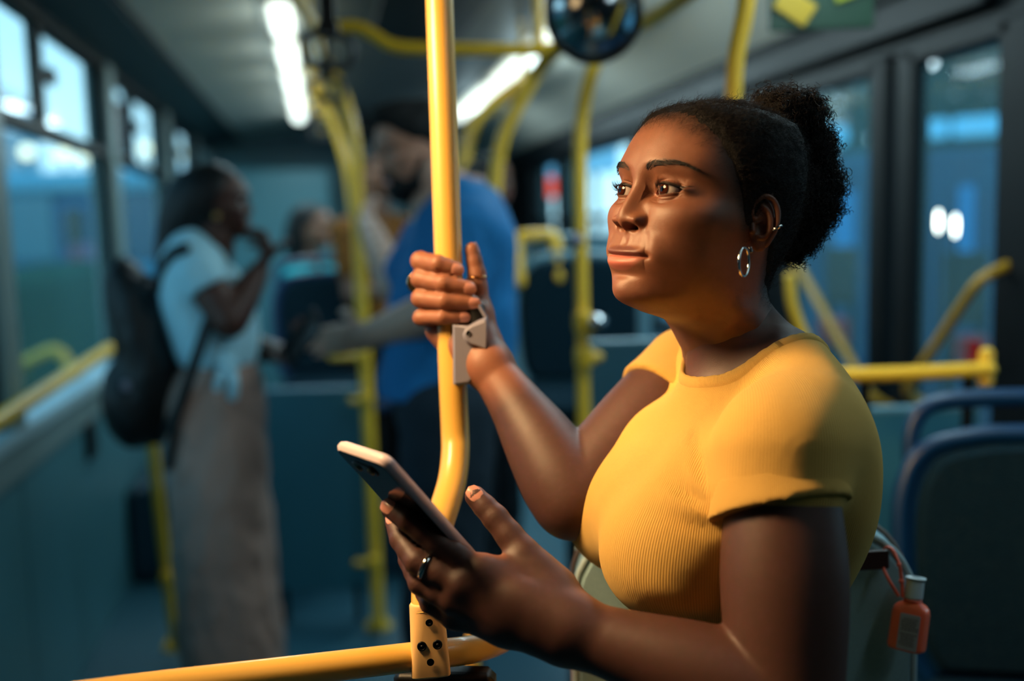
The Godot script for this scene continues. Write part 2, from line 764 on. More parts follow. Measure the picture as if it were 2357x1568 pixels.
const strip_color := Color(0.82, 0.96, 1.0)
var strip_side := 0.026
var strip_power := 0.85

func build_lights() -> void:
	M.tube_glow = glow(Color(0.92, 0.97, 0.93), 2.2)
	var zs := [-3.0, -3.75, -4.5, -5.25, -6.0, -6.75]
	var words := ["nearest", "second", "third", "fourth", "fifth", "farthest"]
	for i in zs.size():
		if i > 0:
			strip_light("ceiling_light", "white ceiling light strip above the left aisle rail, %s from the front" % words[i], -0.105, zs[i], zs[i] - 0.48, 0.0)
	var zr := [0.6, -1.05, -2.7, -4.05, -5.75]
	var er := [-0.9, -2.55, -3.9, -5.6, -7.2]
	for i in 5:
		strip_light("ceiling_light", "white ceiling light strip of the right row, %s" % ["above the camera, unseen", "above the doors, unseen", "near the round mirror, unseen", "running from mirror to rear", "farthest one behind the near pole"][i], 1.01, zr[i], er[i], 0.0)

# a wall panel as one box between two corners
func slab(a: Vector3, b: Vector3, bev := 0.004) -> MB:
	return MB.new().box((a + b) / 2, (b - a).abs(), Basis(), bev)

# swept cross-section (x, y) along z
func sweep(prof: Array, z0: float, z1: float, th := 0.03, up := Vector2(0, 1)) -> MB:
	var mb := MB.new()
	for i in prof.size() - 1:
		var a: Vector2 = prof[i]
		var b: Vector2 = prof[i + 1]
		var d := (b - a).normalized()
		var nn := Vector2(-d.y, d.x)
		if nn.dot(up) < 0: nn = -nn
		var w := Vector3(d.x, d.y, 0)
		var h := Vector3(nn.x, nn.y, 0)
		var mid := (a + b) / 2 + nn * th / 2
		mb.box(Vector3(mid.x, mid.y, (z0 + z1) / 2), Vector3(a.distance_to(b) + 0.001, th, absf(z1 - z0)), Basis(w, h, w.cross(h)), 0.002)
	return mb

const ZN := 2.6
const ZF := -8.8

func build_shell() -> void:
	struct("floor", slab(Vector3(-0.95, -0.08, ZN), Vector3(1.75, 0, ZF)), M.floor, "dark blue-grey speckled floor of the bus", "floor")
	var c := thing("ceiling", "grey panelled ceiling of the bus with a dark middle", "ceiling")
	c.set_meta("kind", "structure")
	part("middle_panel", slab(Vector3(-0.06, 2.3, ZN), Vector3(0.94, 2.34, ZF)), M.ceil_dark, c)
	part("strip_panel", slab(Vector3(-0.21, 2.302, ZN), Vector3(-0.06, 2.34, ZF)), M.ceil, c)
	part("strip_panel", slab(Vector3(0.94, 2.302, ZN), Vector3(1.09, 2.34, ZF)), M.ceil, c)
	var zz := [ZN, 0.6, -1.4, -3.4, -5.4, -7.1, ZF]
	for i in 6:
		part("side_panel", sweep([Vector2(-0.21, 2.3), Vector2(-0.62, 2.255)], zz[i] - 0.004, zz[i + 1] + 0.004), M.ceil, c)
		part("side_panel", sweep([Vector2(1.09, 2.3), Vector2(1.35, 2.23), Vector2(1.62, 2.07)], zz[i] - 0.004, zz[i + 1] + 0.004), M.ceil, c)
	part("cove_trim", sweep([Vector2(-0.615, 2.262), Vector2(-0.64, 2.235), Vector2(-0.8, 2.2), Vector2(-0.87, 2.19)], ZN, ZF), M.cove, c)
	part("cove_trim", MB.new().tube([Vector3(-0.625, 2.25, ZN), Vector3(-0.625, 2.25, ZF)], 0.012, 8), M.frame, c)
	part("middle_grille", slab(Vector3(0.25, 2.285, -3.2), Vector3(0.65, 2.31, -4.6), 0.01), M.frame, c)
	# left wall
	var w := thing("wall_left", "blue-grey panelled lower wall and pillars on the window side of the bus", "wall")
	w.set_meta("kind", "structure")
	var ps := [ZN, 0.35, -1.3, -2.95, -4.6, -6.25, -7.75, ZF]
	for i in ps.size() - 1:
		part("lower_panel", slab(Vector3(-0.95, 0.0, ps[i] - 0.004), Vector3(-0.855, 0.9, ps[i + 1] + 0.004)), M.panel, w)
		part("window_post", slab(Vector3(-0.95, 0.9, ps[i + 1] + 0.07), Vector3(-0.845, 2.2, ps[i + 1] - 0.07), 0.012), M.pillar, w)
	part("header", slab(Vector3(-0.95, 2.185, ZN), Vector3(-0.85, 2.36, ZF)), M.frame, w)
	part("ledge", slab(Vector3(-0.95, 0.9, ZN), Vector3(-0.822, 0.94, ZF), 0.01), M.ledge, w)
	part("ledge_skirt", slab(Vector3(-0.86, 0.8, ZN), Vector3(-0.84, 0.9, ZF), 0.006), M.pillar, w)
	part("wheel_box", slab(Vector3(-0.86, 0.0, -4.3), Vector3(-0.55, 0.42, -6.0), 0.04), M.panel_dark, w)
	part("added_front_panel", slab(Vector3(-0.95, 0.9, ZN), Vector3(-0.86, 2.2, -1.3), 0.006), M.panel_dark, w)  # added over unseen windows to cut the fill light behind the camera
	for i in range(2, 6):
		left_window(i - 1, ps[i] - 0.07 if i else 2.4, ps[i + 1] + 0.07)
	left_window(5, ps[6] - 0.07, ZF + 0.02)
	# right wall
	var r := thing("wall_right", "dark right side wall of the bus with the door header", "wall")
	r.set_meta("kind", "structure")
	part("header", slab(Vector3(1.63, 1.92, ZN), Vector3(1.76, 2.36, ZF)), M.frame, r)
	part("header_cover", slab(Vector3(1.585, 1.955, -2.2), Vector3(1.64, 2.06, ZF), 0.015), M.frame, r)
	part("header_lip", MB.new().tube([Vector3(1.6, 2.07, ZN), Vector3(1.6, 2.07, ZF)], 0.022, 10), M.frame, r)
	part("lower_panel", slab(Vector3(1.64, 0.0, -1.95), Vector3(1.76, 1.0, ZN)), M.panel_dark, r)
	part("lower_panel", slab(Vector3(1.64, 0.0, -3.55), Vector3(1.76, 0.95, ZF)), M.panel_dark, r)
	part("added_front_panel", slab(Vector3(1.63, 1.0, ZN), Vector3(1.76, 1.93, -0.8), 0.006), M.panel_dark, r)  # added, unseen: closes this side against fill light from behind the camera
	for q in [[-1.86, -2.14], [-3.42, -3.62], [-5.0, -5.12], [-6.7, -6.82], [-7.6, -8.8]]:
		part("window_post", slab(Vector3(1.62, 0.0, q[0]), Vector3(1.76, 1.93, q[1]), 0.015), M.frame, r)
	part("window_bar", slab(Vector3(1.635, 1.5, -3.62), Vector3(1.7, 1.53, -7.6), 0.006), M.frame, r)
	for i in 3:
		var za: float = [-3.62, -5.12, -6.82][i]
		var zb: float = [-5.0, -6.7, -7.6][i]
		var g := thing("window_%d" % (6 + i), "right side window %s behind the woman's head" % ["nearest", "in the middle", "farthest"][i], "window")
		g.set_meta("kind", "structure")
		part("pane", slab(Vector3(1.69, 0.96, za), Vector3(1.696, 1.93, zb), 0.001), M.glass, g)
		part("frame", slab(Vector3(1.64, 0.95, za), Vector3(1.7, 0.99, zb), 0.006), M.frame, g)
	var g2 := thing("window_9", "window strip at the right edge of the view", "window")
	g2.set_meta("kind", "structure")
	part("pane", slab(Vector3(1.69, 1.0, -0.8), Vector3(1.696, 1.93, -1.86), 0.001), M.glass, g2)
	# the door: two leaves, each a frame, a pane and a slanting handle
	for i in 2:
		var za: float = -2.16 if i == 0 else -2.74
		var zb: float = -2.6 if i == 0 else -3.36
		var d := thing("door_%d" % (i + 1), ["glazed bus door leaf with dark frame and slanting yellow handle, right one", "glazed bus door leaf with dark frame half hidden by the woman's hair"][i], "door")
		d.set_meta("kind", "structure")
		for zq in [za, zb]:
			part("stile", slab(Vector3(1.63, 0.05, zq + 0.05), Vector3(1.69, 1.93, zq - 0.05), 0.015), M.frame, d)
		part("top_rail", slab(Vector3(1.63, 1.88, za), Vector3(1.69, 1.95, zb), 0.01), M.frame, d)
		part("bottom_rail", slab(Vector3(1.63, 0.05, za), Vector3(1.69, 0.2, zb), 0.01), M.frame, d)
		part("pane", slab(Vector3(1.66, 0.2, za), Vector3(1.666, 1.9, zb), 0.001), M.glass, d)
		var h0 := at_x(2256, 640, 1.56) if i == 0 else at_x(1815, 570, 1.56)
		var h1 := at_x(2080, 905, 1.56) if i == 0 else at_x(2005, 915, 1.56)
		part("handle", MB.new().tube(rounded([h0 + Vector3(0.08, 0.03, 0), h0, h1, h1 + Vector3(0.08, -0.04, 0)], 0.05), 0.0135, 10, 2), M.mustard, d)
	# end wall
	var e := thing("wall_back", "teal rear wall of the bus behind the passengers", "wall")
	e.set_meta("kind", "structure")
	part("panel", slab(Vector3(-0.95, 0, ZF), Vector3(1.75, 2.36, ZF - 0.08)), M.panel, e)
	part("cabinet", slab(Vector3(-0.87, 0, -7.7), Vector3(0.1, 1.95, ZF), 0.03), M.panel, e)
	part("recess", slab(Vector3(0.75, 0.9, ZF + 0.02), Vector3(1.6, 2.0, ZF + 0.01), 0.004), M.frame, e)
	struct("trim_1", slab(Vector3(0.0, 2.1, -7.2), Vector3(0.8, 2.28, -7.32), 0.02), M.frame, "dark sign box under the rear ceiling above the bearded man", "trim")
	struct("wall_front", slab(Vector3(-0.95, 0, ZN), Vector3(1.75, 2.36, ZN + 0.08)), M.panel_dark, "front bulkhead behind the camera, out of view", "wall")

func left_window(k: int, za: float, zb: float) -> void:
	var words := ["", "just before the view begins", "with an open view of the blue bus, nearest", "between the two grey posts", "past the second grey post", "at the rear corner"]
	var g := thing("window_%d" % k, "left side bus window " + words[k], "window")
	g.set_meta("kind", "structure")
	var x0 := -0.9
	part("pane", slab(Vector3(x0, 0.94, za), Vector3(x0 + 0.006, 1.81, zb), 0.001), M.glass, g)
	var zm := za + (zb - za) * 0.39
	part("pane", slab(Vector3(x0, 1.83, za), Vector3(x0 + 0.006, 2.19, zm), 0.001), M.glass, g)
	part("pane", slab(Vector3(x0 - 0.012, 1.83, zm), Vector3(x0 - 0.006, 2.19, zb), 0.001), M.glass, g)
	part("bar", slab(Vector3(x0 - 0.03, 1.795, za), Vector3(x0 + 0.035, 1.835, zb), 0.006), M.frame, g)
	part("divider", slab(Vector3(x0 - 0.02, 1.83, zm + 0.035), Vector3(x0 + 0.02, 2.19, zm - 0.035), 0.006), M.frame, g)
	part("latch", slab(Vector3(x0, 1.985, zm - 0.1), Vector3(x0 + 0.03, 2.045, zm - 0.16), 0.006), M.black, g)
	for zq in [za, zb]:
		part("side_frame", slab(Vector3(x0 - 0.03, 0.94, zq + 0.02), Vector3(x0 + 0.03, 2.19, zq - 0.02), 0.006), M.frame, g)
	part("top_frame", slab(Vector3(x0 - 0.03, 2.165, za), Vector3(x0 + 0.04, 2.2, zb), 0.006), M.frame, g)

# a bent tube through pixels with depth
func pipe(pts: Array, r: float, rad := 0.08, sides := 14) -> MB:
	var ps := []
	for q in pts:
		ps.append(P(q[0], q[1], q[2]) if q is Array else q)
	return MB.new().tube(rounded(ps, rad, 8), r, sides, 2)

func build_poles() -> void:
	# the near pole
	var t := thing("handrail_pole", "thick yellow pole in the foreground that the woman holds, bent at its foot", "pole", P(985, 1390, 0.955))
	part("tube", MB.new().tube(smooth([P(1009, -60, 1.115), P(1022, 300, 1.115), P(1032, 600, 1.115), P(1041, 850, 1.115), P(1047, 985, 1.112), P(1048, 1045, 1.103), P(1040, 1110, 1.083), P(1019, 1180, 1.05), P(995, 1250, 1.01), P(986, 1310, 0.975), P(984, 1360, 0.956), P(984, 1420, 0.943)], 8), 0.0156, 28, 1), M.yellow, t)
	# clamp on the rail
	var d := 0.945
	var u := (P(982, 1390, d) - P(992, 1550, d)).normalized()
	var z := (-ray(986, 1470)).normalized()
	z = (z - u * u.dot(z)).normalized()
	var b := Basis(u.cross(z), u, z)
	var k := d / FPX
	var c := P(987, 1470, d)
	var rings := []
	for q in [[-84, 43, 24], [-80, 45, 30], [-30, 43, 32], [30, 41, 33], [72, 40, 36], [80, 40, 38], [84, 37, 36]]:
		var r := []
		for i in 40:
			var a := TAU * i / 40
			var e: float = lerpf(0.35, 1.0, clampf((q[0] + 40.0) / 110.0, 0, 1))
			r.append(c + b * Vector3(signf(cos(a)) * pow(absf(cos(a)), e) * q[1], q[0], signf(sin(a)) * pow(absf(sin(a)), e) * q[2]) * k)
		rings.append(r)
	var cl := part("clamp", MB.new().loft(rings, true, true, true), M.clamp, t)
	for q in [[988, 1434, 5.5], [991, 1525, 5.5]]:
		var p := P(q[0], q[1], d) + z * 36 * k
		p = P(q[0], q[1], d - 36 * k)
		part("bolt_hole", MB.new().lathe([Vector2(0, 0), Vector2(q[2], 0), Vector2(q[2] + 2, 1.2), Vector2(q[2] + 3, 0)].map(func(w): return w * k), p, Basis(b.x, z, -u), 20), M.screw, cl)
	for q in [[971, 1488], [1007, 1484]]:
		part("screw", MB.new().lathe([Vector2(0, 4), Vector2(4, 4), Vector2(5, 1), Vector2(6, 1), Vector2(7, 4), Vector2(10, 4), Vector2(11, 2), Vector2(11, 0)].map(func(w): return w * k), P(q[0], q[1], d - 33.5 * k), Basis(b.x, z, -u), 20), M.screw, cl)
	# the rail that crosses the foot of the picture
	var g := thing("guard_rail", "yellow rail crossing the lower left corner under the bent pole", "rail", P(987, 1512, d))
	part("tube", MB.new().tube(smooth([P(-60, 1640, 0.80), P(300, 1590, 0.845), P(650, 1548, 0.90), P(987, 1508, 0.955), P(1080, 1496, 0.98), P(1132, 1482, 1.02), P(1155, 1472, 1.09), P(1150, 1464, 1.17), P(1122, 1460, 1.27), P(1094, 1470, 1.33), P(1085, 1520, 1.35), P(1085, 1700, 1.35)], 8), 0.0137, 24, 1), M.yellow, g)
	solo("partition_edge", MB.new().box(P(1025, 1572, 0.98), Vector3(0.1, 0.03, 0.03), Basis(Vector3.UP, -0.3), 0.008), M.black, "black rounded cap of the low partition below the pole clamp", "partition")
	# grey holder on the pole
	var dd := 1.088
	var hb := Basis(cam_basis.x, cam_basis.y, cam_basis.z)
	var oc := P(1080, 800, dd)
	var kk := dd / FPX
	var out := []
	for q in [[1043, 748], [1044, 884], [1052, 887], [1080, 883], [1088, 876], [1092, 858], [1120, 815], [1123, 742], [1120, 730], [1104, 736], [1078, 750]]:
		out.append(Vector2((q[0] - 1080) * kk, -(q[1] - 800) * kk))
	var h := thing("card_reader", "grey plastic box screwed to the near pole just below the woman's hand", "box", oc)
	part("lid_edge", MB.new().tube([P(1084, 678, dd), P(1100, 700, dd), P(1119, 731, dd)], 0.0022, 8, 2), M.grey, h)
	part("lid", MB.new().tube([P(1092, 712, dd + 0.01), P(1100, 738, dd + 0.01)], 0.011, 10, 2), M.black, h)
	part("shell", MB.new().plate(out, oc + cam_basis.z * -0.004, hb, 0.03, 0.003), M.grey, h)
	var cv := []
	for q in [[1086, 748], [1072, 757], [1066, 770], [1070, 785], [1082, 795], [1122, 806], [1124, 732], [1112, 738]]:
		cv.append(Vector2((q[0] - 1080) * kk, -(q[1] - 800) * kk))
	var cov := part("cover", MB.new().plate(cv, oc + cam_basis.z * 0.0135, hb, 0.008, 0.003), M.grey, h)
	part("screw", MB.new().lathe([Vector2(0, 0), Vector2(4.5, 0), Vector2(5.5, 2), Vector2(5.5, -2)].map(func(w): return w * kk), oc + hb * Vector3(0, 32 * kk, 0.0176), Basis(hb.x, hb.z, -hb.y), 16), M.screw, cov)

	back_poles()

func yellow_pole(label: String, pts: Array, r := 0.016, rad := 0.12) -> Node3D:
	var q = pts[pts.size() / 2]
	var t := thing("yellow_pole", label, "pole", P(q[0], q[1], q[2]) if pts[0] is Array else pts[0])
	part("tube", pipe(pts, r, rad), M.yellow2, t)
	return t

func bracket(t: Node3D, px: float, py: float, d: float, len: float) -> void:
	var a := P(px, py, d)
	var b := P(px + len, py, d)
	part("bracket", MB.new().tube([a, b], 0.012, 10, 2), M.yellow2, t)
	part("collar", MB.new().lathe([Vector2(0.016, -0.022), Vector2(0.023, -0.02), Vector2(0.023, 0.02), Vector2(0.016, 0.022)], a, Basis(), 16), M.yellow2, t)

func back_poles() -> void:
	var t := yellow_pole("yellow pole on the floor between the two talking passengers, curved at its top", [[742, 130, 3.6], [790, 215, 3.6], [818, 330, 3.6], [822, 480, 3.6], [850, 1000, 3.6], [872, 1440, 3.62]], 0.0225, 0.3)
	bracket(t, 838, 822, 3.58, -75)
	bracket(t, 846, 922, 3.58, -36)
	bracket(t, 862, 1296, 3.58, -40)
	var ft := at_y(872, 1443, 0.0)
	part("foot", MB.new().lathe([Vector2(0, 0.03), Vector2(0.03, 0.03), Vector2(0.05, 0.006), Vector2(0.05, 0.0), Vector2(0, 0)], ft, Basis(), 20), M.yellow2, t)
	yellow_pole("yellow pole arching down behind the two talking passengers from the left ceiling rail", [[722, 190, 4.4], [762, 268, 4.4], [800, 380, 4.4], [830, 600, 4.4], [846, 1000, 4.4]], 0.018, 0.3)
	var l := yellow_pole("short yellow pole by the left wall below the black backpack", [[345, 960, 3.3], [370, 1200, 3.35], [404, 1482, 3.45]], 0.018)
	bracket(l, 384, 1332, 3.38, 34)
	part("foot", MB.new().lathe([Vector2(0, 0.03), Vector2(0.03, 0.03), Vector2(0.045, 0.006), Vector2(0.045, 0.0), Vector2(0, 0)], at_y(405, 1490, 0.0), Basis(), 20), M.yellow2, l)
	var r := yellow_pole("yellow pole right of the blue shirted man with two brackets and a round mirror knob", [[1386, 108, 2.35], [1362, 165, 2.35], [1336, 270, 2.35], [1334, 420, 2.35], [1340, 700, 2.35], [1346, 1200, 2.35], [1352, 1560, 2.35]], 0.0165, 0.3)
	bracket(r, 1342, 740, 2.33, 42)
	bracket(r, 1344, 822, 2.33, 34)
	part("knob", MB.new().ball(P(1326, 553, 2.3), Vector3.ONE * 0.017), M.grey, r)
	part("bracket_cap", MB.new().ball(P(1376, 740, 2.3), Vector3(0.022, 0.016, 0.02)), M.chrome, r)
	yellow_pole("yellow pole curving down behind the man's blue shoulder", [[1262, 118, 3.0], [1205, 220, 3.0], [1150, 325, 3.0], [1136, 450, 3.0], [1150, 900, 3.0]], 0.0195, 0.3)
	yellow_pole("farther yellow pole arching between the rails above the man's shoulder", [[1190, 190, 4.2], [1110, 250, 4.2], [1075, 330, 4.2], [1066, 460, 4.2], [1080, 800, 4.2]], 0.02, 0.3)
	yellow_pole("yellow pole rising to the ceiling just behind the woman's hair", [[1724, -60, 1.75], [1716, 30, 1.75], [1692, 130, 1.75], [1686, 260, 1.75], [1690, 520, 1.75]], 0.0155, 0.3)
	yellow_pole("yellow crossbar under the ceiling with a raised bend at its left end", [[755, 70, 2.55], [800, 58, 2.55], [838, 66, 2.55], [900, 108, 2.55], [960, 112, 2.55], [1200, 116, 2.55], [1296, 110, 2.55], [1306, 98, 2.5]], 0.0165, 0.06)
	var ce := P(1240, 115, 2.55)
	part("hanger", MB.new().tube([ce, Vector3(ce.x, 2.3, ce.z)], 0.014, 8), M.yellow2, get_child(get_child_count() - 1))
	yellow_pole("yellow overhead rail running under the round mirror towards the right", [[1650, -60, 1.95], [1480, 58, 2.3], [1300, 100, 2.75], [1220, 190, 3.6], [1130, 260, 4.8]], 0.0165, 0.1)
	yellow_pole("yellow overhead rail along the left ceiling lights", [[660, -40, 2.3], [722, 62, 2.75], [738, 130, 3.4], [748, 220, 4.6], [744, 300, 6.2]], 0.018, 0.1)
	for i in 4:
		var q: Array = [[[735, 70, 2.9], [702, 40, 2.95]], [[742, 140, 3.5], [712, 120, 3.5]], [[745, 210, 4.3], [716, 196, 4.3]], [[746, 262, 5.2], [722, 250, 5.2]]][i]
		solo("rail_holder", MB.new().tube([P(q[0][0], q[0][1], q[0][2]), P(q[1][0], q[1][1], q[1][2]), P(q[1][0], q[1][1], q[1][2]) + Vector3(0, 0.3, 0)], 0.014, 10, 2), M.yellow2, ["yellow holder of the left ceiling rail, nearest the camera", "second yellow holder of the left ceiling rail", "third yellow holder of the left ceiling rail", "farthest yellow holder of the left ceiling rail"][i], "bracket", "holders of the left ceiling rail")
	for i in 3:
		var q: Array = [[1400, 80, 2.5, 1440, 20], [1252, 150, 3.1, 1290, 100], [1178, 222, 4.1, 1205, 190]][i]
		solo("rail_holder", MB.new().tube([P(q[0], q[1], q[2]), P(q[3], q[4], q[2]), P(q[3], q[4], q[2]) + Vector3(0, 0.25, 0)], 0.014, 10, 2), M.yellow2, ["yellow holder of the right overhead rail beside the mirror", "yellow holder of the right overhead rail at the crossbar's end", "yellow holder of the right overhead rail near the far ceiling light"][i], "bracket", "holders of the right overhead rail")
	# wall rail on the left, and the rail before the door on the right
	var wl := yellow_pole("yellow rail along the left window sill", [at_x(-80, 1014, -0.79), at_x(0, 964, -0.79), at_x(120, 888, -0.79), at_x(252, 803, -0.79)], 0.022, 0.1)
	for q in [[60, 926], [200, 837]]:
		var a := at_x(q[0], q[1], -0.79)
		part("bracket", MB.new().tube([a, Vector3(-0.83, a.y - 0.05, a.z)], 0.01, 8), M.yellow2, wl)
	yellow_pole("yellow bent rail outside the left window", [[-40, 880, 5.2], [130, 800, 5.2], [160, 840, 5.2], [165, 960, 5.2]], 0.03, 0.1)
	var rr := yellow_pole("yellow rail across in front of the glazed doors at right", [[1880, 866, 2.05], [2100, 860, 2.05], [2276, 850, 2.05]], 0.0155)
	for q in [[1990, 863, 2.06], [2230, 853, 2.06]]:
		var a := P(q[0], q[1], q[2])
		part("post", MB.new().tube([a, Vector3(a.x, 0.0, a.z - 0.02)], 0.012, 8), M.frame, rr)
	part("end_fitting", MB.new().bar(P(2272, 800, 2.06), P(2268, 892, 2.06), 0.03, 0.03, Vector3.RIGHT, 0.01), M.yellow2, rr)
	yellow_pole("curved yellow handle beside the woman's neck", [[1818, 640, 2.4], [1822, 700, 2.4], [1838, 745, 2.4], [1862, 800, 2.4], [1880, 1000, 2.4], [1886, 1890, 2.4]], 0.013, 0.1)

func build_fittings() -> void:
	# round mirror
	var c := P(1367, 32, 2.0)
	var z := (cam_pos + Vector3(0, -0.1, 0) - c).normalized()
	var x := Vector3.UP.cross(z).normalized()
	var b := Basis(x, z, -z.cross(x))
	var t := thing("round_mirror", "round convex mirror with a dark rim under the ceiling", "mirror", c)
	var pr := []
	for i in 9:
		var a := i / 8.0
		pr.append(Vector2(0.088 * a, 0.03 - 0.03 * a * a))
	part("glass", MB.new().lathe(pr, c, b, 40), M.chrome, t)
	part("rim", torus(c, Basis(x, z.cross(x), z), 0.09, 0.009), M.black, t)
	part("back", MB.new().lathe([Vector2(0, -0.035), Vector2(0.06, -0.03), Vector2(0.088, 0.0)], c, b, 32), M.black, t)
	part("arm", MB.new().tube([c - z * 0.03, P(1440, -60, 2.1)], 0.012, 8), M.black, t)
	# straps
	var spots := [[757, 116, 2.25, 60.0, "nearest"], [752, 205, 3.3, 36.0, "second"], [748, 262, 4.4, 26.0, "third"], [738, 306, 5.6, 20.0, "farthest"]]
	for i in spots.size():
		var q: Array = spots[i]
		var d: float = q[2]
		var k := d / FPX
		var cc := P(q[0], q[1], d)
		var s := thing("strap_handle", "black hanging strap handle on the left ceiling rail, %s one" % q[4], "strap", cc, "hanging strap handles")
		var ring := []
		var rr := round_rect(0.118, 0.07, 0.03, 6)
		for p in rr:
			ring.append(cc + Basis(Vector3.UP, 0.35) * Vector3(p.x, p.y, 0))
		ring.append(ring[0])
		part("handle", MB.new().tube(ring, 0.009, 10, 0), M.black, s)
		part("strap", MB.new().bar(cc + Vector3(0, 0.03, 0), cc + Vector3(0, 0.17, 0), 0.035, 0.008, Vector3.FORWARD, 0.003), M.black, s)
		part("clip", MB.new().box(cc + Vector3(0, 0.048, 0), Vector3(0.05, 0.03, 0.016), Basis(), 0.006), M.black, s)
	# coloured sign under the ceiling at top right
	var so := P(1890, 10, 2.0)
	var sx := (P(1990, 4, 2.0) - P(1790, 12, 2.0)).normalized()
	var sb := Basis(sx, Vector3.UP, sx.cross(Vector3.UP)).orthonormalized()
	var sg := thing("ceiling_sign", "green and yellow sign under the ceiling at the top right", "sign", so)
	part("panel", MB.new().box(so + sb.y * 0.01, Vector3(0.21, 0.12, 0.012), sb, 0.003), mat(Color(0.03, 0.2, 0.12), 0.5), sg)
	part("yellow_band", MB.new().box(so + sb * Vector3(-0.055, -0.004, 0.008), Vector3(0.075, 0.05, 0.006), sb * Basis(Vector3.BACK, -0.6), 0.002), mat(Color(0.72, 0.58, 0.05), 0.5), sg)
	part("yellow_band", MB.new().box(so + sb * Vector3(0.06, 0.03, 0.008), Vector3(0.08, 0.04, 0.006), sb * Basis(Vector3.BACK, 0.3), 0.002), mat(Color(0.6, 0.62, 0.08), 0.5), sg)
	# partitions
	var pl := mat(Color(0.2, 0.42, 0.48), 0.4)
	partition("teal partition panel behind the talking passengers", [P(600, 900, 3.66), P(836, 892, 3.66)], 0.12, pl)
	partition("grey-blue partition panel right of the slim yellow pole", [P(1352, 790, 2.5), P(1620, 780, 2.5)], 0.1, mat(Color(0.2, 0.36, 0.42), 0.4))
	partition("teal partition panel before the doors behind the right seats", [P(1960, 945, 2.3), P(2250, 930, 2.3)], 0.1, pl)
	solo("podium", slab(Vector3(0.62, 0, -0.95), Vector3(1.62, 0.22, -1.95), 0.02), M.panel_dark, "dark raised floor under the two near right seats", "platform")
	solo("podium", slab(Vector3(-0.4, 0, -4.12), Vector3(0.6, 0.33, -7.6), 0.02), M.panel_dark, "dark raised floor at the rear of the bus", "platform")
	# small stickers and a box on the left wall
	solo("wall_button", MB.new().box(Vector3(-0.845, 0.74, -3.75), Vector3(0.03, 0.14, 0.1), Basis(), 0.01), M.black, "dark blue fitting low on the left wall panel", "fitting")
	solo("red_sticker", MB.new().box(at_x(2243, 815, 1.6), Vector3(0.008, 0.07, 0.05), Basis(), 0.002), mat(Color(0.6, 0.05, 0.06), 0.5), "red sticker by the yellow rail's end on the right door", "sticker")

func partition(label: String, top: Array, low: float, m: Material) -> void:
	var a: Vector3 = top[0]
	var b: Vector3 = top[1]
	var x := Vector3(b.x - a.x, 0, b.z - a.z)
	var L := x.length()
	x = x.normalized()
	var bb := Basis(x, Vector3.UP, x.cross(Vector3.UP))
	var h := a.y - low
	var c := (a + b) / 2
	c.y = low + h / 2
	var t := thing("partition", label, "partition", Vector3(c.x, 0, c.z))
	part("panel", MB.new().box(c, Vector3(L, h, 0.02), bb, 0.006), m, t)
	part("cap", MB.new().box(c + Vector3(0, h / 2, 0), Vector3(L, 0.016, 0.026), bb, 0.006), M.rim_light, t)
	for s in [-1.0, 1.0]:
		var f: Vector3 = c + x * s * (L / 2 - 0.05)
		part("leg", MB.new().tube([Vector3(f.x, 0, f.z), Vector3(f.x, low + 0.02, f.z)], 0.014, 10, 1), M.frame, t)

func bus_seat(label: String, at: Vector3, yaw: float, rim: Material, h := 0.46, w := 0.43, low := 0.0, group := "") -> void:
	# at = middle of the seat's back at cushion height; faces +z before turning
	var t := thing("bus_seat", label, "seat", Vector3(at.x, 0, at.z), group)
	var b := Basis(Vector3.UP, yaw)
	var prof := []
	var left := [Vector2(-0.40, -0.02), Vector2(-0.47, 0.12), Vector2(-0.5, 0.45), Vector2(-0.49, 0.75), Vector2(-0.4, 0.93), Vector2(-0.2, 0.99), Vector2(0, 1.0)]
	for q in smooth(left, 5):
		prof.append(Vector2(q.x * w, q.y * h))
	var full := prof.duplicate()
	for i in range(prof.size() - 2, -1, -1):
		full.append(Vector2(-prof[i].x, prof[i].y))
	var lean := Basis(Vector3.RIGHT, -0.14)
	part("shell", MB.new().plate(full, at, b * lean, 0.05, 0.02), rim, t)
	var pad := []
	for q in full:
		pad.append(Vector2(q.x * 0.86, q.y * 0.9 + 0.02))
	part("backrest", MB.new().plate(pad, at + b * lean * Vector3(0, 0, 0.03), b * lean, 0.03, 0.012), M.seat, t)
	var rimp := []
	for q in full:
		rimp.append(at + b * lean * Vector3(q.x * 0.97, q.y * 0.985, 0.02))
	part("rim", MB.new().tube(rimp, 0.017, 10, 2), rim, t)
	var hd := []
	for q in [[-0.43, 0.8], [-0.42, 1.0], [-0.34, 1.1], [-0.15, 1.125], [0.15, 1.125], [0.34, 1.1], [0.42, 1.0], [0.43, 0.8]]:
		hd.append(at + b * lean * Vector3(q[0] * w, q[1] * h, -0.01))
	part("handle", MB.new().tube(smooth(hd, 4), 0.016, 10, 2), rim, t)
	var cu := at + b * Vector3(0, -0.03, 0.22)
	part("cushion", MB.new().box(cu, Vector3(w * 0.9, 0.08, 0.42), b, 0.03), M.seat, t)
	part("seat_shell", MB.new().box(cu - Vector3(0, 0.05, 0), Vector3(w, 0.05, 0.44), b, 0.02), rim, t)
	part("pedestal", MB.new().box(Vector3(at.x, (at.y - 0.06 + low) / 2, at.z) + b * Vector3(0, 0, 0.2), Vector3(0.1, at.y - 0.06 - low, 0.24), b, 0.02), M.black, t)

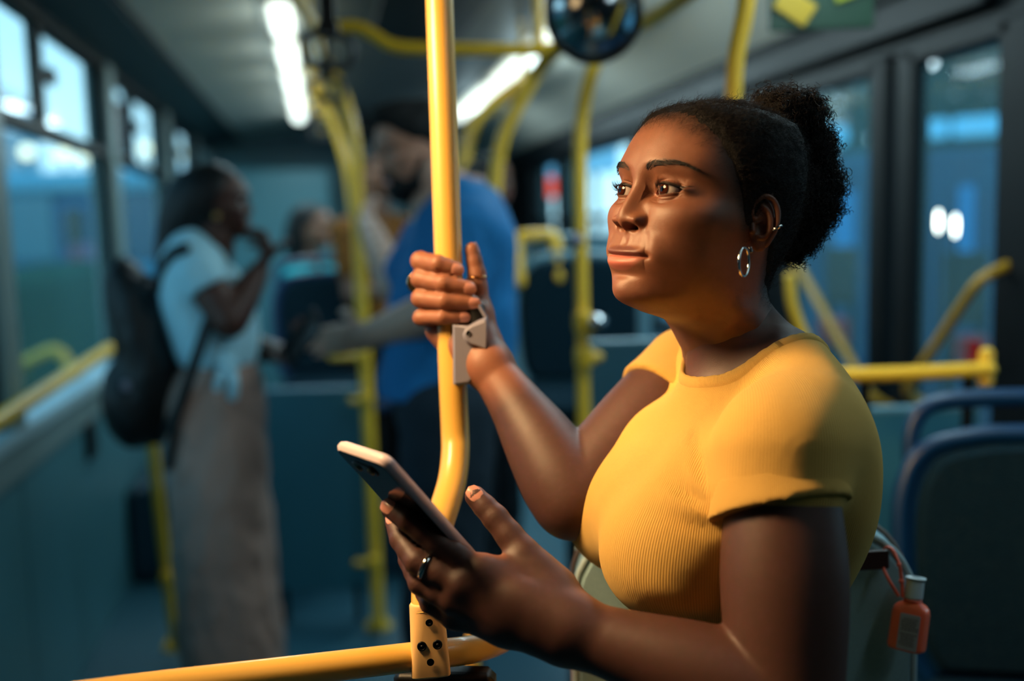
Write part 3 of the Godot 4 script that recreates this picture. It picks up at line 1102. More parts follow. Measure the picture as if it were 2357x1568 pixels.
func build_seats() -> void:
	var a := P(2372, 1500, 1.72)
	bus_seat("dark blue fabric bus seat at the lower right edge, the one further right", Vector3(a.x, 0.655, a.z), -0.35, M.rim, 0.43, 0.44, 0.22)
	var b2 := a + Vector3(-0.47, 0, -0.17)
	bus_seat("dark blue bus seat half hidden behind the woman's backpack", Vector3(b2.x, 0.655, b2.z), -0.35, M.rim, 0.43, 0.44, 0.22)
	var c := P(1335, 880, 3.1)
	bus_seat("dark bus seat with pale blue rim between the man and the slim pole", Vector3(c.x, c.y, c.z), -0.25, M.rim_light, 0.40, 0.42)
	var d := P(752, 862, 4.3)
	bus_seat("dark bus seat in the rear row in front of the girl in turquoise", Vector3(d.x, d.y, d.z), 0.1, M.rim, 0.44, 0.42, 0.33)
	solo("seat_grip", MB.new().tube(rounded([P(1196, 650, 3.08), P(1188, 545, 3.12), P(1278, 540, 3.12), P(1288, 640, 3.08)], 0.03), 0.019, 10, 2), M.yellow2, "yellow grip on the seat top right of the man", "handle")

func lamp_ball(label: String, at: Vector3, r: float, c: Color, e: float, group := "") -> void:
	var t := thing("street_lamp", label, "lamp", at, group)
	part("lamp_globe", MB.new().ball(at, Vector3.ONE * r, Basis(), 14, 8), glow(c, e), t)
	part("stem", MB.new().tube([at - Vector3(0, r * 0.8, 0), Vector3(at.x, -0.5, at.z)], r * 0.25, 6, 1), M.frame, t)

func build_outside() -> void:
	var road := mat(Color(0.16, 0.3, 0.36), 0.8)
	struct("road", slab(Vector3(-60, -0.55, 30), Vector3(60, -0.45, -90), 0.01), road, "blue-grey road around the bus", "road")
	var gm := mat(Color.WHITE, 0.95)
	gm.albedo_texture = noise_tex(17, 0.06, 256, [Color(0.0, 0.16, 0.12), Color(0.0, 0.4, 0.22)])
	gm.uv1_triplanar = true
	gm.uv1_world_triplanar = true
	gm.uv1_scale = Vector3.ONE * 0.6
	var gb := MB.new()
	gb.box(Vector3(-4.2, 0.2, -12), Vector3(3.4, 1.5, 30), Basis(Vector3.BACK, 0.2), 0.3)
	tag(struct("lawn", gb, gm, "green verge beside the bus outside the left windows", "lawn"), "", "")
	# the other bus stands across, its side towards us
	var blue := mat(Color(0.0, 0.36, 0.56), 0.4)
	var bus_at := P(180, 540, 13.0)
	var bx := Vector3(cam_basis.x.x, 0, cam_basis.x.z).normalized()
	var bb := Basis(bx, Vector3.UP, bx.cross(Vector3.UP))
	var t := thing("parked_bus", "blue bus with a pale roof standing outside the left windows", "bus", Vector3(bus_at.x, -0.45, bus_at.z))
	var mid := Vector3(bus_at.x, 0, bus_at.z)
	part("body", MB.new().box(mid + bb * Vector3(-1.6, 0.85, -1.25), Vector3(8.4, 2.4, 2.4), bb, 0.15), blue, t)
	part("roof", MB.new().box(mid + bb * Vector3(-1.6, 2.2, -1.25), Vector3(8.4, 0.34, 2.44), bb, 0.14), mat(Color(0.5, 0.78, 0.88), 0.5), t)
	for i in 5:
		part("window", MB.new().box(mid + bb * Vector3([-4.7, -3.2, -1.72, -0.62, 1.3][i], 1.63, -0.04), Vector3([1.3, 1.3, 1.2, 0.6, 1.5][i], 0.86, 0.06), bb, 0.02), mat([Color(0.12, 0.1, 0.08), Color(0.12, 0.1, 0.08), Color(0.14, 0.11, 0.08), Color(0.3, 0.55, 0.62), Color(0.0, 0.3, 0.45)][i], 0.2), t)
	part("door", MB.new().box(mid + bb * Vector3(-0.05, 1.62, -0.03), Vector3(0.26, 0.5, 0.08), bb, 0.02), mat(Color(0.02, 0.06, 0.08), 0.2), t)
	part("stripe", MB.new().box(mid + bb * Vector3(-1.6, 1.05, -0.04), Vector3(8.3, 0.2, 0.05), bb, 0.01), mat(Color(0.05, 0.58, 0.74), 0.4), t)
	part("poster", MB.new().box(mid + bb * Vector3(0.08, 1.2, -0.01), Vector3(0.34, 0.44, 0.05), bb, 0.01), mat(Color(0.55, 0.4, 0.55), 0.5), t)
	part("poster_band", MB.new().box(mid + bb * Vector3(-0.06, 1.25, 0.02), Vector3(0.12, 0.2, 0.03), bb, 0.01), mat(Color(0.6, 0.12, 0.2), 0.5), t)
	for i in 2:
		part("wheel", MB.new().lathe([Vector2(0, 0), Vector2(0.42, 0), Vector2(0.46, 0.05), Vector2(0.46, 0.2), Vector2(0, 0.2)], mid + bb * Vector3([-3.6, 1.2][i], 0.02, -0.1), Basis(bb.x, bb.z, -bb.y), 20), M.black, t)
	for i in 6:
		var p := P([-20, 62, 148, 190, 335, 425][i], [352, 350, 352, 360, 342, 352][i], 17.0 + i * 1.5)
		lamp_ball("round white street lamp glowing over the blue bus, %s from the left" % ["first", "second", "third", "fourth", "fifth", "sixth"][i], p, 0.12, Color(0.9, 0.97, 0.85), 2.4, "white street lamps over the blue bus")
	# pale house front behind the bus
	var h := thing("pale_building", "pale building with rows of windows seen through the upper left panes", "building", Vector3(-16, -0.5, -38))
	var hm := mat(Color(0.72, 0.84, 0.9), 0.8)
	part("wall", slab(Vector3(-24, -0.5, -22), Vector3(-15, 9, -60), 0.05), hm, h)
	for i in 4:
		for j in 6:
			var z := -23.5 - j * 6.0
			part("window", slab(Vector3(-15.0, 1.4 + i * 2.0, z), Vector3(-14.95, 2.6 + i * 2.0, z - 2.4), 0.02), mat(Color(0.42, 0.56, 0.64), 0.2), h)
	var rb := P(290, 295, 12.0)
	var ban := thing("red_banner", "red banner on a post outside between the two grey window posts", "banner", Vector3(rb.x, -0.45, rb.z))
	part("cloth", MB.new().box(rb, Vector3(0.2, 0.66, 0.03), Basis(), 0.01), mat(Color(0.5, 0.06, 0.08), 0.6), ban)
	part("post", MB.new().tube([rb + Vector3(-0.12, 0.4, 0), Vector3(rb.x - 0.12, -0.45, rb.z)], 0.03, 8, 1), M.frame, ban)
	# right side: trees, kiosk, boards, lamps
	for i in 7:
		var at := Vector3([4.2, 7.0, 9.5, 6.2, 12, 14.0, 10.5][i], -0.45, [-3.6, -6.4, -9.5, -12.5, -13, -19.0, -24.0][i]) + Vector3(3.5, 0, -1.0)
		tree(at, [5.0, 6.0, 6.5, 6.0, 7.0, 8.0, 8.0][i], "dark teal street tree outside the right side, %s from the doors" % ["nearest", "second", "third", "fourth", "fifth", "sixth", "farthest"][i], i)
	var k := thing("kiosk", "pale blue kiosk with a lit front outside the doors", "kiosk", P(2080, 560, 6.5))
	var km := mat(Color(0.06, 0.3, 0.45), 0.5)
	var kc := P(2080, 500, 7.5)
	var kx := Vector3(0.75, 0, 0.66).normalized()
	var kb := Basis(kx, Vector3.UP, kx.cross(Vector3.UP))
	part("wall", MB.new().box(Vector3(kc.x, 0.75, kc.z), Vector3(3.2, 2.4, 0.3), kb, 0.03), km, k)
	for i in 3:
		part("sign_panel", MB.new().box(kc + kb * Vector3([-0.55, 0.12, 0.6][i], 0.62, 0.22), Vector3([0.36, 0.42, 0.5][i], 0.14, 0.05), kb, 0.02), glow(Color(0.3, 0.66, 0.82), 0.75), k)
	for i in 3:
		part("window", MB.new().box(kc + kb * Vector3([-0.4, 0.45, 1.0][i], -0.1, 0.18), Vector3([0.16, 0.1, 0.24][i], 0.62, 0.03), kb, 0.01), glow(Color(0.05, 0.38, 0.6), 0.8), k)
	for i in 2:
		var lp := P([2160, 2199][i], [510, 520][i], 3.3)
		var tt := thing("post_lamp", "white oval lamp shining outside the right door leaf, %s of two" % ["left one", "right one"][i], "lamp", lp, "two oval lamps outside the door")
		part("lamp_tube", MB.new().ball(lp, Vector3(0.007, 0.036, 0.007), Basis(), 12, 8), glow(Color(0.95, 1.0, 0.95), 9.0), tt)
		part("lamp_mount", MB.new().tube([lp - Vector3(0, 0.036, 0), Vector3(lp.x, -0.45, lp.z)], 0.006, 6, 1), M.frame, tt)
	lamp_ball("small round lamp high among the trees outside the right door", P(2139, 141, 8.0), 0.05, Color(0.85, 0.97, 1.0), 4.0)
	var boards := [[2222, 665, 86, 170, 5.2, "brown notice board outside the right door leaf"], [1936, 636, 62, 136, 5.6, "brown notice board outside the left door leaf"]]
	for q in boards:
		var c := P(q[0], q[1], q[4])
		var s := float(q[4]) / FPX
		var fx := Basis(Vector3.UP, -0.65)
		var bt := thing("notice_board", q[5], "board", Vector3(c.x, -0.45, c.z))
		part("panel", MB.new().box(c, Vector3(q[2] * s * 1.1, q[3] * s, 0.06), fx, 0.01), mat(Color(0.16, 0.15, 0.12), 0.6), bt)
		for e in [-1, 1]:
			part("leg", MB.new().tube([c + fx * Vector3(e * q[2] * s * 0.45, 0, 0), Vector3((c + fx * Vector3(e * q[2] * s * 0.45, 0, 0)).x, -0.45, c.z)], 0.02, 8, 1), M.frame, bt)
	solo("pavement", slab(Vector3(3.0, -0.5, 4), Vector3(7.5, -0.25, -40), 0.03), mat(Color(0.42, 0.6, 0.68), 0.8), "pale blue pavement outside the doors", "pavement").set_meta("kind", "structure")
	for i in 2:
		var c := P([1918, 2236][i], [766, 806][i], 4.6)
		var bo := thing("red_barrier", ["red bollard box outside behind the left slanting handle", "red bollard box outside behind the right rail's end"][i], "barrier", Vector3(c.x, -0.45, c.z))
		part("box", MB.new().box(c, Vector3(0.12, 0.14, 0.12), Basis(Vector3.UP, 0.6), 0.02), mat(Color(0.62, 0.06, 0.08), 0.5), bo)
		part("post", MB.new().tube([c, Vector3(c.x, -0.45, c.z)], 0.03, 8, 1), M.frame, bo)
	for i in 3:
		var c := P([1265, 1370, 1265][i], [365, 335, 432][i], [12.0, 9.0, 11.6][i])
		if i < 2:
			var ls := thing("lit_sign", ["tall pale lit sign outside in line with the red lamp", "wide pale lit sign outside beside the slim yellow pole"][i], "sign", Vector3(c.x, -0.45, c.z))
			part("lit_panel", MB.new().box(c, [Vector3(0.27, 0.46, 0.06), Vector3(0.46, 0.5, 0.06)][i], Basis(Vector3.UP, -0.7), 0.03), glow(Color(0.4, 0.7, 0.85), [0.8, 0.85][i]), ls)
			part("post", MB.new().tube([c - Vector3(0, 0.1, 0.04), Vector3(c.x, -0.45, c.z - 0.04)], 0.03, 8, 1), M.frame, ls)
		else:
			lamp_ball("round orange-red lamp outside right of the man", c, 0.12, Color(0.9, 0.25, 0.12), 1.6)

func tree(at: Vector3, h: float, label: String, sd: int) -> void:
	var t := thing("street_tree", label, "tree", at, "street trees outside the right side")
	var bark := mat(Color(0.05, 0.06, 0.06), 0.9)
	part("trunk", MB.new().tube([at, at + Vector3(0.05, h * 0.4, 0), at + Vector3(0, h * 0.7, 0.1)], [0.14, 0.1, 0.05], 8, 1), bark, t)
	rng.seed = 500 + sd
	var leaf := MB.new()
	leaf.face([Vector3(0, 0, 0), Vector3(0.5, 0.15, 0.4), Vector3(0, 0.1, 1), Vector3(-0.5, 0.15, 0.4)])
	var lm := mat(Color(0.02, 0.24, 0.25), 0.7)
	lm.backlight_enabled = true
	lm.backlight = Color(0.03, 0.16, 0.14)
	var xs := []
	for i in 1500:
		var d := Vector3(rng.randfn(), rng.randfn(), rng.randfn()).normalized() * pow(rng.randf(), 0.4)
		var p := at + Vector3(0, h * 0.62, 0) + Vector3(d.x * h * 0.3, d.y * h * 0.38, d.z * h * 0.3)
		xs.append(Transform3D(frame(Vector3(rng.randfn(), rng.randfn(), rng.randfn()).normalized(), rng.randf() * TAU).scaled_local(Vector3.ONE * rng.randf_range(0.2, 0.42)), p))
	many("foliage", leaf.mesh(lm), xs, t)

func limb(f: SDF, ps: Array, rs: Array, k := 0.012) -> void:
	var sp := smooth(ps, 4)
	var sr := smooth(rs, 4)
	for i in sp.size() - 1:
		f.cap(sp[i], sp[i + 1], sr[i], sr[i + 1], k)

func field_round(ps: Array, m: float, cell: float) -> SDF:
	var lo: Vector3 = ps[0]
	var hi: Vector3 = ps[0]
	for p in ps:
		lo = lo.min(p)
		hi = hi.max(p)
	return SDF.new(lo - Vector3.ONE * m, hi + Vector3.ONE * m, cell)

# the head of the woman in front, thinned out, for other people: o origin, fwd where the face looks
func other_head(body: ArrayMesh, o: Vector3, fwd: Vector3, up: Vector3, s: float, tint: Color) -> Basis:
	var z := fwd.normalized()
	var x := up.cross(z).normalized()
	var b := Basis(x, z.cross(x), z)
	var mb := MB.new()
	var st := 4
	var w := head_cols / st
	var rows := 0
	for i in range(0, head_rows, st):
		for j in w:
			var p := head_pts[i * head_cols + j * st]
			mb.v.append(o + b * (p * s * 0.001))
			mb.uv.append(Vector2.ZERO)
			var c := skin_color(Vector3(absf(p.x), p.y, p.z), 1.0)
			mb.c.append(Color(minf(c.r * tint.r, 1.0), minf(c.g * tint.g, 1.0), minf(c.b * tint.b, 1.0)))
		rows += 1
	for i in rows - 1:
		for j in w:
			var a := i * w + j
			var c := i * w + (j + 1) % w
			mb.ix.append_array(PackedInt32Array([a, c, c + w, a, c + w, a + w]))
	mb.fix_normals()
	mb.put_in(body, M.skin)
	return b

func eyes_for(t: Node3D, o: Vector3, b: Basis, s: float) -> void:
	for sd in [-1.0, 1.0]:
		var c := o + b * (Vector3(EC.x * sd, EC.y, EC.z) * s * 0.001)
		var e := MB.new()
		e.col = Color(0.55, 0.5, 0.48)
		e.ball(c, Vector3.ONE * ER * s * 0.001, Basis(), 14, 10)
		e.col = Color(0.02, 0.012, 0.01)
		e.ball(c + b.z * 0.004 * s, Vector3.ONE * 0.0088 * s, Basis(), 12, 8)
		var m := mat(Color.WHITE, 0.2)
		m.vertex_color_use_as_albedo = true
		part("eyeball", e, m, t)

func skin_put(f: SDF, body: ArrayMesh, c: Color) -> void:
	var mb := f.net(1)
	for i in mb.c.size():
		mb.c[i] = c
	mb.put_in(body, M.skin)

# relaxed or gripping hand: wrist, knuckle centre, finger direction, across, curl (radians per joint), thumb side
func simple_hand(f: SDF, w: Vector3, dir: Vector3, across: Vector3, curl: float, s := 1.0) -> void:
	dir = dir.normalized()
	across = (across - dir * dir.dot(across)).normalized()
	var nn := dir.cross(across)
	for i in 4:
		var o := across * (0.027 - 0.018 * i) * s
		var k: Vector3 = w + dir * (0.085 - 0.004 * absf(i - 1.2)) * s + o
		f.cap(w + o * 0.6, k, 0.016 * s, 0.0115 * s, 0.01)
		var d := dir
		var p := k
		var L := [[0.042, 0.025, 0.02], [0.046, 0.029, 0.021], [0.043, 0.027, 0.02], [0.034, 0.021, 0.018]][i] as Array
		for j in 3:
			d = d.rotated(across, curl * [0.7, 1.1, 0.8][j])
			var q: Vector3 = p + d * L[j] * s
			f.cap(p, q, (0.0102 - 0.0012 * j) * s, (0.0092 - 0.0012 * j) * s, 0.003)
			p = q
	var th := w + dir * 0.02 * s + across * 0.024 * s
	var t1 := th + (dir * 0.6 + across * 0.6 + nn * 0.35).normalized() * 0.045 * s
	var t2 := t1 + (dir * 0.95 + across * 0.2 + nn * 0.5).normalized() * 0.03 * s
	var t3 := t2 + (dir + nn * 0.5).normalized() * 0.024 * s
	f.cap(w, th, 0.017 * s, 0.015 * s, 0.01)
	f.cap(th, t1, 0.015 * s, 0.0115 * s, 0.006)
	f.cap(t1, t2, 0.0112 * s, 0.0098 * s, 0.003)
	f.cap(t2, t3, 0.0098 * s, 0.0078 * s, 0.003)

func cloth_part(called: String, f: SDF, m: Material, t: Node3D, wob := 0.004) -> void:
	var mb := f.net(1)
	var nz := FastNoiseLite.new()
	nz.frequency = 14.0
	for i in mb.v.size():
		var p := mb.v[i]
		mb.v[i] = p + mb.n[i] * wob * nz.get_noise_3d(p.x, p.y * 0.5, p.z)
	mb.fix_normals()
	part(called, mb, m, t)

func build_passengers() -> void:
	passenger_woman()
	passenger_man()
	passenger_others()

func passenger_woman() -> void:
	var d := 2.7
	var ho := P(500, 478, d)
	var t := thing("person", "woman in a white tee and beige trousers wearing a black backpack", "person", Vector3(ho.x, 0, ho.z))
	var body := ArrayMesh.new()
	var fwd := Vector3(0.97, -0.05, 0.1)
	var b := other_head(body, ho, fwd, Vector3(-0.02, 1, 0), 0.93, Color(0.42, 0.36, 0.36))
	eyes_for(t, ho, b, 0.93)
	var skin := Color(0.09, 0.032, 0.02)
	# torso frame
	var neck := P(490, 575, d)
	var ch := P(462, 690, d)
	var wa := P(500, 840, d)
	var sh := P(462, 632, d - 0.13)
	var el := P(528, 738, d - 0.15)
	var wr := P(596, 625, d - 0.06)
	var f := field_round([neck, sh, el, wr], 0.16, 0.0055)
	limb(f, [P(497, 520, d), neck, P(470, 620, d)], [0.052, 0.05, 0.06])
	limb(f, [sh, el], [0.05, 0.043])
	limb(f, [el, el.lerp(wr, 0.4), wr], [0.043, 0.04, 0.027])
	simple_hand(f, wr, P(612, 585, d - 0.02) - wr, Vector3(0.2, 0.3, 1), 0.9, 0.95)
	skin_put(f, body, skin)
	var e2 := P(575, 800, d + 0.16)
	var w2 := P(640, 812, d + 0.02)
	var g := field_round([P(510, 690, d + 0.17), e2, w2], 0.17, 0.0055)
	limb(g, [P(480, 650, d + 0.15), P(530, 740, d + 0.19), e2], [0.045, 0.042, 0.038])
	limb(g, [e2, w2], [0.038, 0.027])
	simple_hand(g, w2, P(690, 790, d - 0.04) - w2, Vector3(0.1, 0.2, 1), 0.55, 0.95)
	skin_put(g, body, skin)
	part_mesh("body", body, t)
	var white := mat(Color(0.7, 0.9, 0.96), 0.85)
	var s := field_round([ch, wa, neck, sh], 0.24, 0.008)
	var I := Basis()
	s.ell(ch, Basis(Vector3.BACK, 0.12), Vector3(0.105, 0.2, 0.155), 0.03)
	s.ell(ch + Vector3(0.06, -0.02, 0.0), I, Vector3(0.08, 0.09, 0.12), 0.04)
	s.ell(P(508, 790, d), I, Vector3(0.1, 0.14, 0.145), 0.06)
	s.cap(neck + Vector3(-0.02, -0.03, 0), sh, 0.045, 0.056, 0.03)
	s.cap(neck + Vector3(-0.02, -0.03, 0), P(470, 632, d + 0.15), 0.045, 0.05, 0.03)
	var sv := field_round([sh, sh.lerp(el, 0.4)], 0.12, 0.007)
	sv.cap(sh, sh.lerp(el, 0.6), 0.06, 0.06, 0.02)
	sv.slice(sh.lerp(el, 0.36), (el - sh).normalized(), 0.003)
	cloth_part("sleeve", sv, white, t, 0.004)
	s.cap(P(500, 470, d), P(486, 600, d), 0.055, 0.058, 0.004, true)
	s.slice(P(500, 838, d), Vector3.DOWN, 0.004)
	cloth_part("tee", s, white, t, 0.006)
	var kn := MB.new()
	kn.tube(smooth([P(520, 838, d - 0.13), P(506, 870, d - 0.16), P(500, 900, d - 0.15)], 4), 0.012, 8, 2)
	kn.tube(smooth([P(528, 838, d - 0.13), P(538, 880, d - 0.16), P(536, 912, d - 0.15)], 4), 0.013, 8, 2)
	kn.ball(P(524, 842, d - 0.14), Vector3(0.03, 0.02, 0.02))
	part("knot", kn, white, t)
	var beige := mat(Color(0.66, 0.54, 0.49), 0.9)
	var q := field_round([P(520, 850, d), P(520, 1200, d), P(530, 1760, d)], 0.24, 0.01)
	q.ell(P(515, 880, d), I, Vector3(0.1, 0.12, 0.15), 0.05)
	q.ell(P(495, 960, d), I, Vector3(0.12, 0.15, 0.16), 0.05)
	limb(q, [P(500, 960, d - 0.05), P(505, 1250, d - 0.1), P(530, 1500, d - 0.1), P(545, 1735, d - 0.1)], [0.11, 0.105, 0.11, 0.115], 0.05)
	limb(q, [P(510, 960, d + 0.06), P(545, 1250, d + 0.1), P(560, 1500, d + 0.1), P(560, 1700, d + 0.1)], [0.105, 0.1, 0.105, 0.11], 0.03)
	q.slice(Vector3(0, 0.03, 0), Vector3.DOWN, 0.002)
	q.slice(P(500, 834, d), Vector3.UP, 0.003)
	cloth_part("trousers", q, beige, t, 0.012)
	for e in [-0.1, 0.1]:
		var fp := P(545, 1700, d + e)
		part("shoe", MB.new().box(Vector3(fp.x + 0.05, 0.03, fp.z), Vector3(0.25, 0.06, 0.09), Basis(), 0.025), mat(Color(0.5, 0.55, 0.56), 0.6), t)
	# braided hair
	var hm := mat(Color(0.012, 0.016, 0.024), 0.55)
	var hf := field_round([ho, P(400, 600, d)], 0.2, 0.006)
	hf.ell(P(482, 452, d), Basis(Vector3.BACK, 0.3), Vector3(0.098, 0.09, 0.088), 0.02)
	hf.ell(P(448, 480, d), I, Vector3(0.07, 0.085, 0.08), 0.03)
	limb(hf, [P(440, 470, d), P(418, 540, d), P(398, 620, d)], [0.07, 0.055, 0.04], 0.03)
	hf.ell(P(540, 480, d), I, Vector3(0.055, 0.07, 0.1), 0.01, true)
	cloth_part("hair", hf, hm, t, 0.004)
	var br := MB.new()
	rng.seed = 70
	for i in 26:
		var a := rng.randf_range(-1, 1)
		var o := rng.randf_range(-0.06, 0.06)
		br.tube(smooth([P(470 + a * 20, 400, d + o), P(432 + a * 26, 470, d + o * 1.3), P(408 + a * 22, 560, d + o), P(390 + a * 24, 650 + rng.randf() * 30, d + o * 0.8)], 4), 0.0075, 6, 2)
	part("braids", br, hm, t).set_meta("kind", "stuff")
	part("earring", MB.new().ball(P(499, 498, d - 0.085), Vector3(0.009, 0.009, 0.004)), M.gold_dull, t)
	# her backpack
	var blk := mat(Color(0.012, 0.03, 0.042), 0.6)
	var bag := thing("black_backpack", "black backpack on the back of the woman in white", "backpack", P(330, 830, d))
	var bf := field_round([P(330, 650, d), P(320, 1000, d)], 0.2, 0.008)
	bf.ell(P(335, 780, d), Basis(Vector3.BACK, 0.25), Vector3(0.075, 0.23, 0.14), 0.03)
	bf.ell(P(312, 920, d), I, Vector3(0.085, 0.13, 0.15), 0.05)
	bf.ell(P(360, 850, d), I, Vector3(0.05, 0.2, 0.14), 0.04)
	cloth_part("body", bf, blk, bag, 0.01)
	var pf := field_round([P(290, 900, d)], 0.2, 0.008)
	pf.ell(P(288, 930, d), Basis(Vector3.BACK, 0.15), Vector3(0.055, 0.09, 0.11), 0.02)
	cloth_part("front_pocket", pf, blk, bag, 0.006)
	part("top_handle", MB.new().tube(smooth([P(345, 640, d), P(300, 628, d), P(292, 650, d), P(320, 700, d)], 4), 0.009, 8, 2), blk, bag)
	part("shoulder_strap", MB.new().tube(smooth([P(360, 660, d - 0.1), P(392, 590, d - 0.13), P(424, 572, d - 0.15)], 5), 0.016, 8, 2), blk, bag)
	part("lower_strap", MB.new().tube(smooth([P(482, 735, d - 0.17), P(450, 830, d - 0.19), P(415, 930, d - 0.17), P(385, 990, d - 0.12)], 5), 0.015, 8, 2), blk, bag)
	part("strap_tail", MB.new().tube(smooth([P(430, 880, d - 0.19), P(402, 980, d - 0.18), P(388, 1075, d - 0.17)], 4), 0.011, 8, 2), blk, bag)
	part("buckle", MB.new().box(P(290, 888, d - 0.16), Vector3(0.02, 0.025, 0.01), Basis(), 0.004), M.grey, bag)
	# the telephone they look at
	var pc := P(694, 780, 2.42)
	var px := (P(738, 728, 2.38) - P(655, 830, 2.46)).normalized()
	var pz := (Vector3(-0.3, 0.6, 0.7) - px * px.dot(Vector3(-0.3, 0.6, 0.7))).normalized()
	var pb := Basis(pz.cross(px), px, pz).orthonormalized()
	var ph := thing("dark_phone", "black phone shared between the woman in white and the bearded man", "phone", pc)
	part("body", MB.new().plate(round_rect(0.076, 0.155, 0.01), pc, pb, 0.01, 0.003), M.black, ph)
	part("screen", MB.new().plate(round_rect(0.07, 0.145, 0.008), pc + pb.z * 0.005, pb, 0.001, 0.0003), mat(Color(0.01, 0.012, 0.016), 0.1), ph)

func passenger_man() -> void:
	var d := 2.5
	var ho := P(957, 352, d)
	var t := thing("person", "bearded man in a blue tee holding the pole and touching the phone", "person", Vector3(ho.x, 0, ho.z))
	var body := ArrayMesh.new()
	var fwd := Vector3(-0.95, -0.28, 0.22)
	var b := other_head(body, ho, fwd, Vector3(-0.2, 1, 0.05), 1.02, Color(3.4, 4.3, 5.2))
	eyes_for(t, ho, b, 1.02)
	var skin := Color(0.5, 0.3, 0.22)
	var neck := P(1000, 450, d + 0.02)
	var shr := P(985, 560, d + 0.16)
	var shl := P(1090, 545, d - 0.16)
	var f := field_round([P(820, 460, d + 0.5), neck, shr, P(905, 690, d + 0.3)], 0.16, 0.0065)
	limb(f, [P(985, 400, d), neck, P(1020, 500, d)], [0.06, 0.062, 0.07])
	var er := P(912, 668, d + 0.26)
	var wr := P(845, 512, d + 0.62)
	limb(f, [shr, er], [0.052, 0.044])
	limb(f, [er, er.lerp(wr, 0.4), wr], [0.044, 0.044, 0.03])
	simple_hand(f, wr, P(822, 470, d + 0.78) - wr, Vector3(0.2, 1, 0.1), 0.75, 1.05)
	skin_put(f, body, skin)
	var el := P(1020, 712, d - 0.22)
	var wl := P(838, 776, d - 0.02)
	var g := field_round([shl, el, wl, P(740, 790, d + 0.05)], 0.12, 0.0065)
	limb(g, [shl, el], [0.055, 0.046])
	limb(g, [el, el.lerp(wl, 0.35), wl], [0.047, 0.046, 0.03])
	simple_hand(g, wl, P(745, 785, d + 0.07) - wl, Vector3(-0.1, 1, 0.1), 0.3, 1.08)
	skin_put(g, body, skin)
	part_mesh("body", body, t)
	var blue := mat(Color(0.04, 0.44, 0.68), 0.85)
	var I := Basis()
	var s := field_round([neck, P(1040, 900, d), shl, shr], 0.28, 0.009)
	s.ell(P(1050, 620, d), Basis(Vector3.BACK, -0.12), Vector3(0.135, 0.23, 0.2), 0.03)
	s.ell(P(1085, 560, d), I, Vector3(0.1, 0.13, 0.2), 0.05)
	limb(s, [P(1045, 700, d), P(1030, 820, d), P(1025, 960, d)], [0.14, 0.135, 0.14], 0.06)
	s.cap(neck + Vector3(0.02, -0.05, 0), shl, 0.05, 0.075, 0.03)
	s.cap(neck + Vector3(0.02, -0.05, 0), shr, 0.05, 0.07, 0.03)
	s.cap(shl, shl.lerp(el, 0.62), 0.078, 0.078, 0.02)
	s.cap(shr, shr.lerp(er, 0.55), 0.072, 0.07, 0.02)
	s.cap(P(975, 380, d), P(1000, 470, d), 0.068, 0.07, 0.004, true)
	s.slice(P(1020, 906, d), Vector3.DOWN, 0.004)
	cloth_part("tee", s, blue, t, 0.01)
	var tr := mat(Color(0.04, 0.12, 0.17), 0.9)
	var q := field_round([P(1030, 900, d), P(1020, 1850, d)], 0.26, 0.011)
	q.ell(P(1030, 930, d), I, Vector3(0.135, 0.14, 0.18), 0.04)
	limb(q, [P(1030, 960, d - 0.09), P(1025, 1300, d - 0.1), P(1040, 1800, d - 0.1)], [0.11, 0.085, 0.07], 0.04)
	limb(q, [P(1030, 960, d + 0.09), P(1000, 1300, d + 0.1), P(1000, 1780, d + 0.1)], [0.11, 0.085, 0.07], 0.03)
	q.slice(Vector3(0, 0.04, 0), Vector3.DOWN, 0.002)
	cloth_part("trousers", q, tr, t, 0.008)
	for e in [-0.1, 0.1]:
		var fp := P(1020, 1790, d + e)
		part("shoe", MB.new().box(Vector3(fp.x - 0.05, 0.035, fp.z), Vector3(0.29, 0.07, 0.1), Basis(), 0.03), mat(Color(0.3, 0.36, 0.4), 0.6), t)
	# hair and beard lie on the head
	var hm := mat(Color(0.02, 0.017, 0.018), 0.8)
	var hf := field_round([ho], 0.2, 0.006)
	var k := 0.00102
	hf.ell(ho + b * (Vector3(0, 60, -18) * k), b, Vector3(84, 66, 100) * k, 0.01)
	hf.ell(ho + b * (Vector3(0, 20, -50) * k), b, Vector3(80, 80, 66) * k, 0.02)
	hf.ell(ho + b * (Vector3(0, 104, 34) * k), b, Vector3(58, 32, 56) * k, 0.02)
	hf.ell(ho + b * (Vector3(0, 25, 105) * k), b, Vector3(110, 70, 82) * k, 0.006, true)
	cloth_part("hair", hf, hm, t, 0.006)
	var bd := field_round([ho + b * (Vector3(0, -60, 60) * k)], 0.14, 0.005)
	bd.ell(ho + b * (Vector3(0, -76, 60) * k), b, Vector3(44, 34, 40) * k, 0.02)
	for sd in [-1.0, 1.0]:
		bd.cap(ho + b * (Vector3(60 * sd, -10, 12) * k), ho + b * (Vector3(44 * sd, -70, 40) * k), 0.012, 0.022, 0.015)
		bd.cap(ho + b * (Vector3(24 * sd, -32, 86) * k), ho + b * (Vector3(34 * sd, -58, 74) * k), 0.009, 0.016, 0.01)
	bd.cap(ho + b * (Vector3(-24, -32, 88) * k), ho + b * (Vector3(24, -32, 88) * k), 0.008, 0.008, 0.01)
	bd.ell(ho + b * (Vector3(0, -46, 106) * k), b, Vector3(20, 9, 20) * k, 0.006, true)
	cloth_part("beard", bd, hm, t, 0.005)
	part("collar_light", MB.new().tube(smooth([P(962, 500, d + 0.05), P(958, 545, d + 0.04), P(966, 590, d + 0.03)], 4), 0.016, 8, 2), mat(Color(0.6, 0.75, 0.82), 0.8), t)

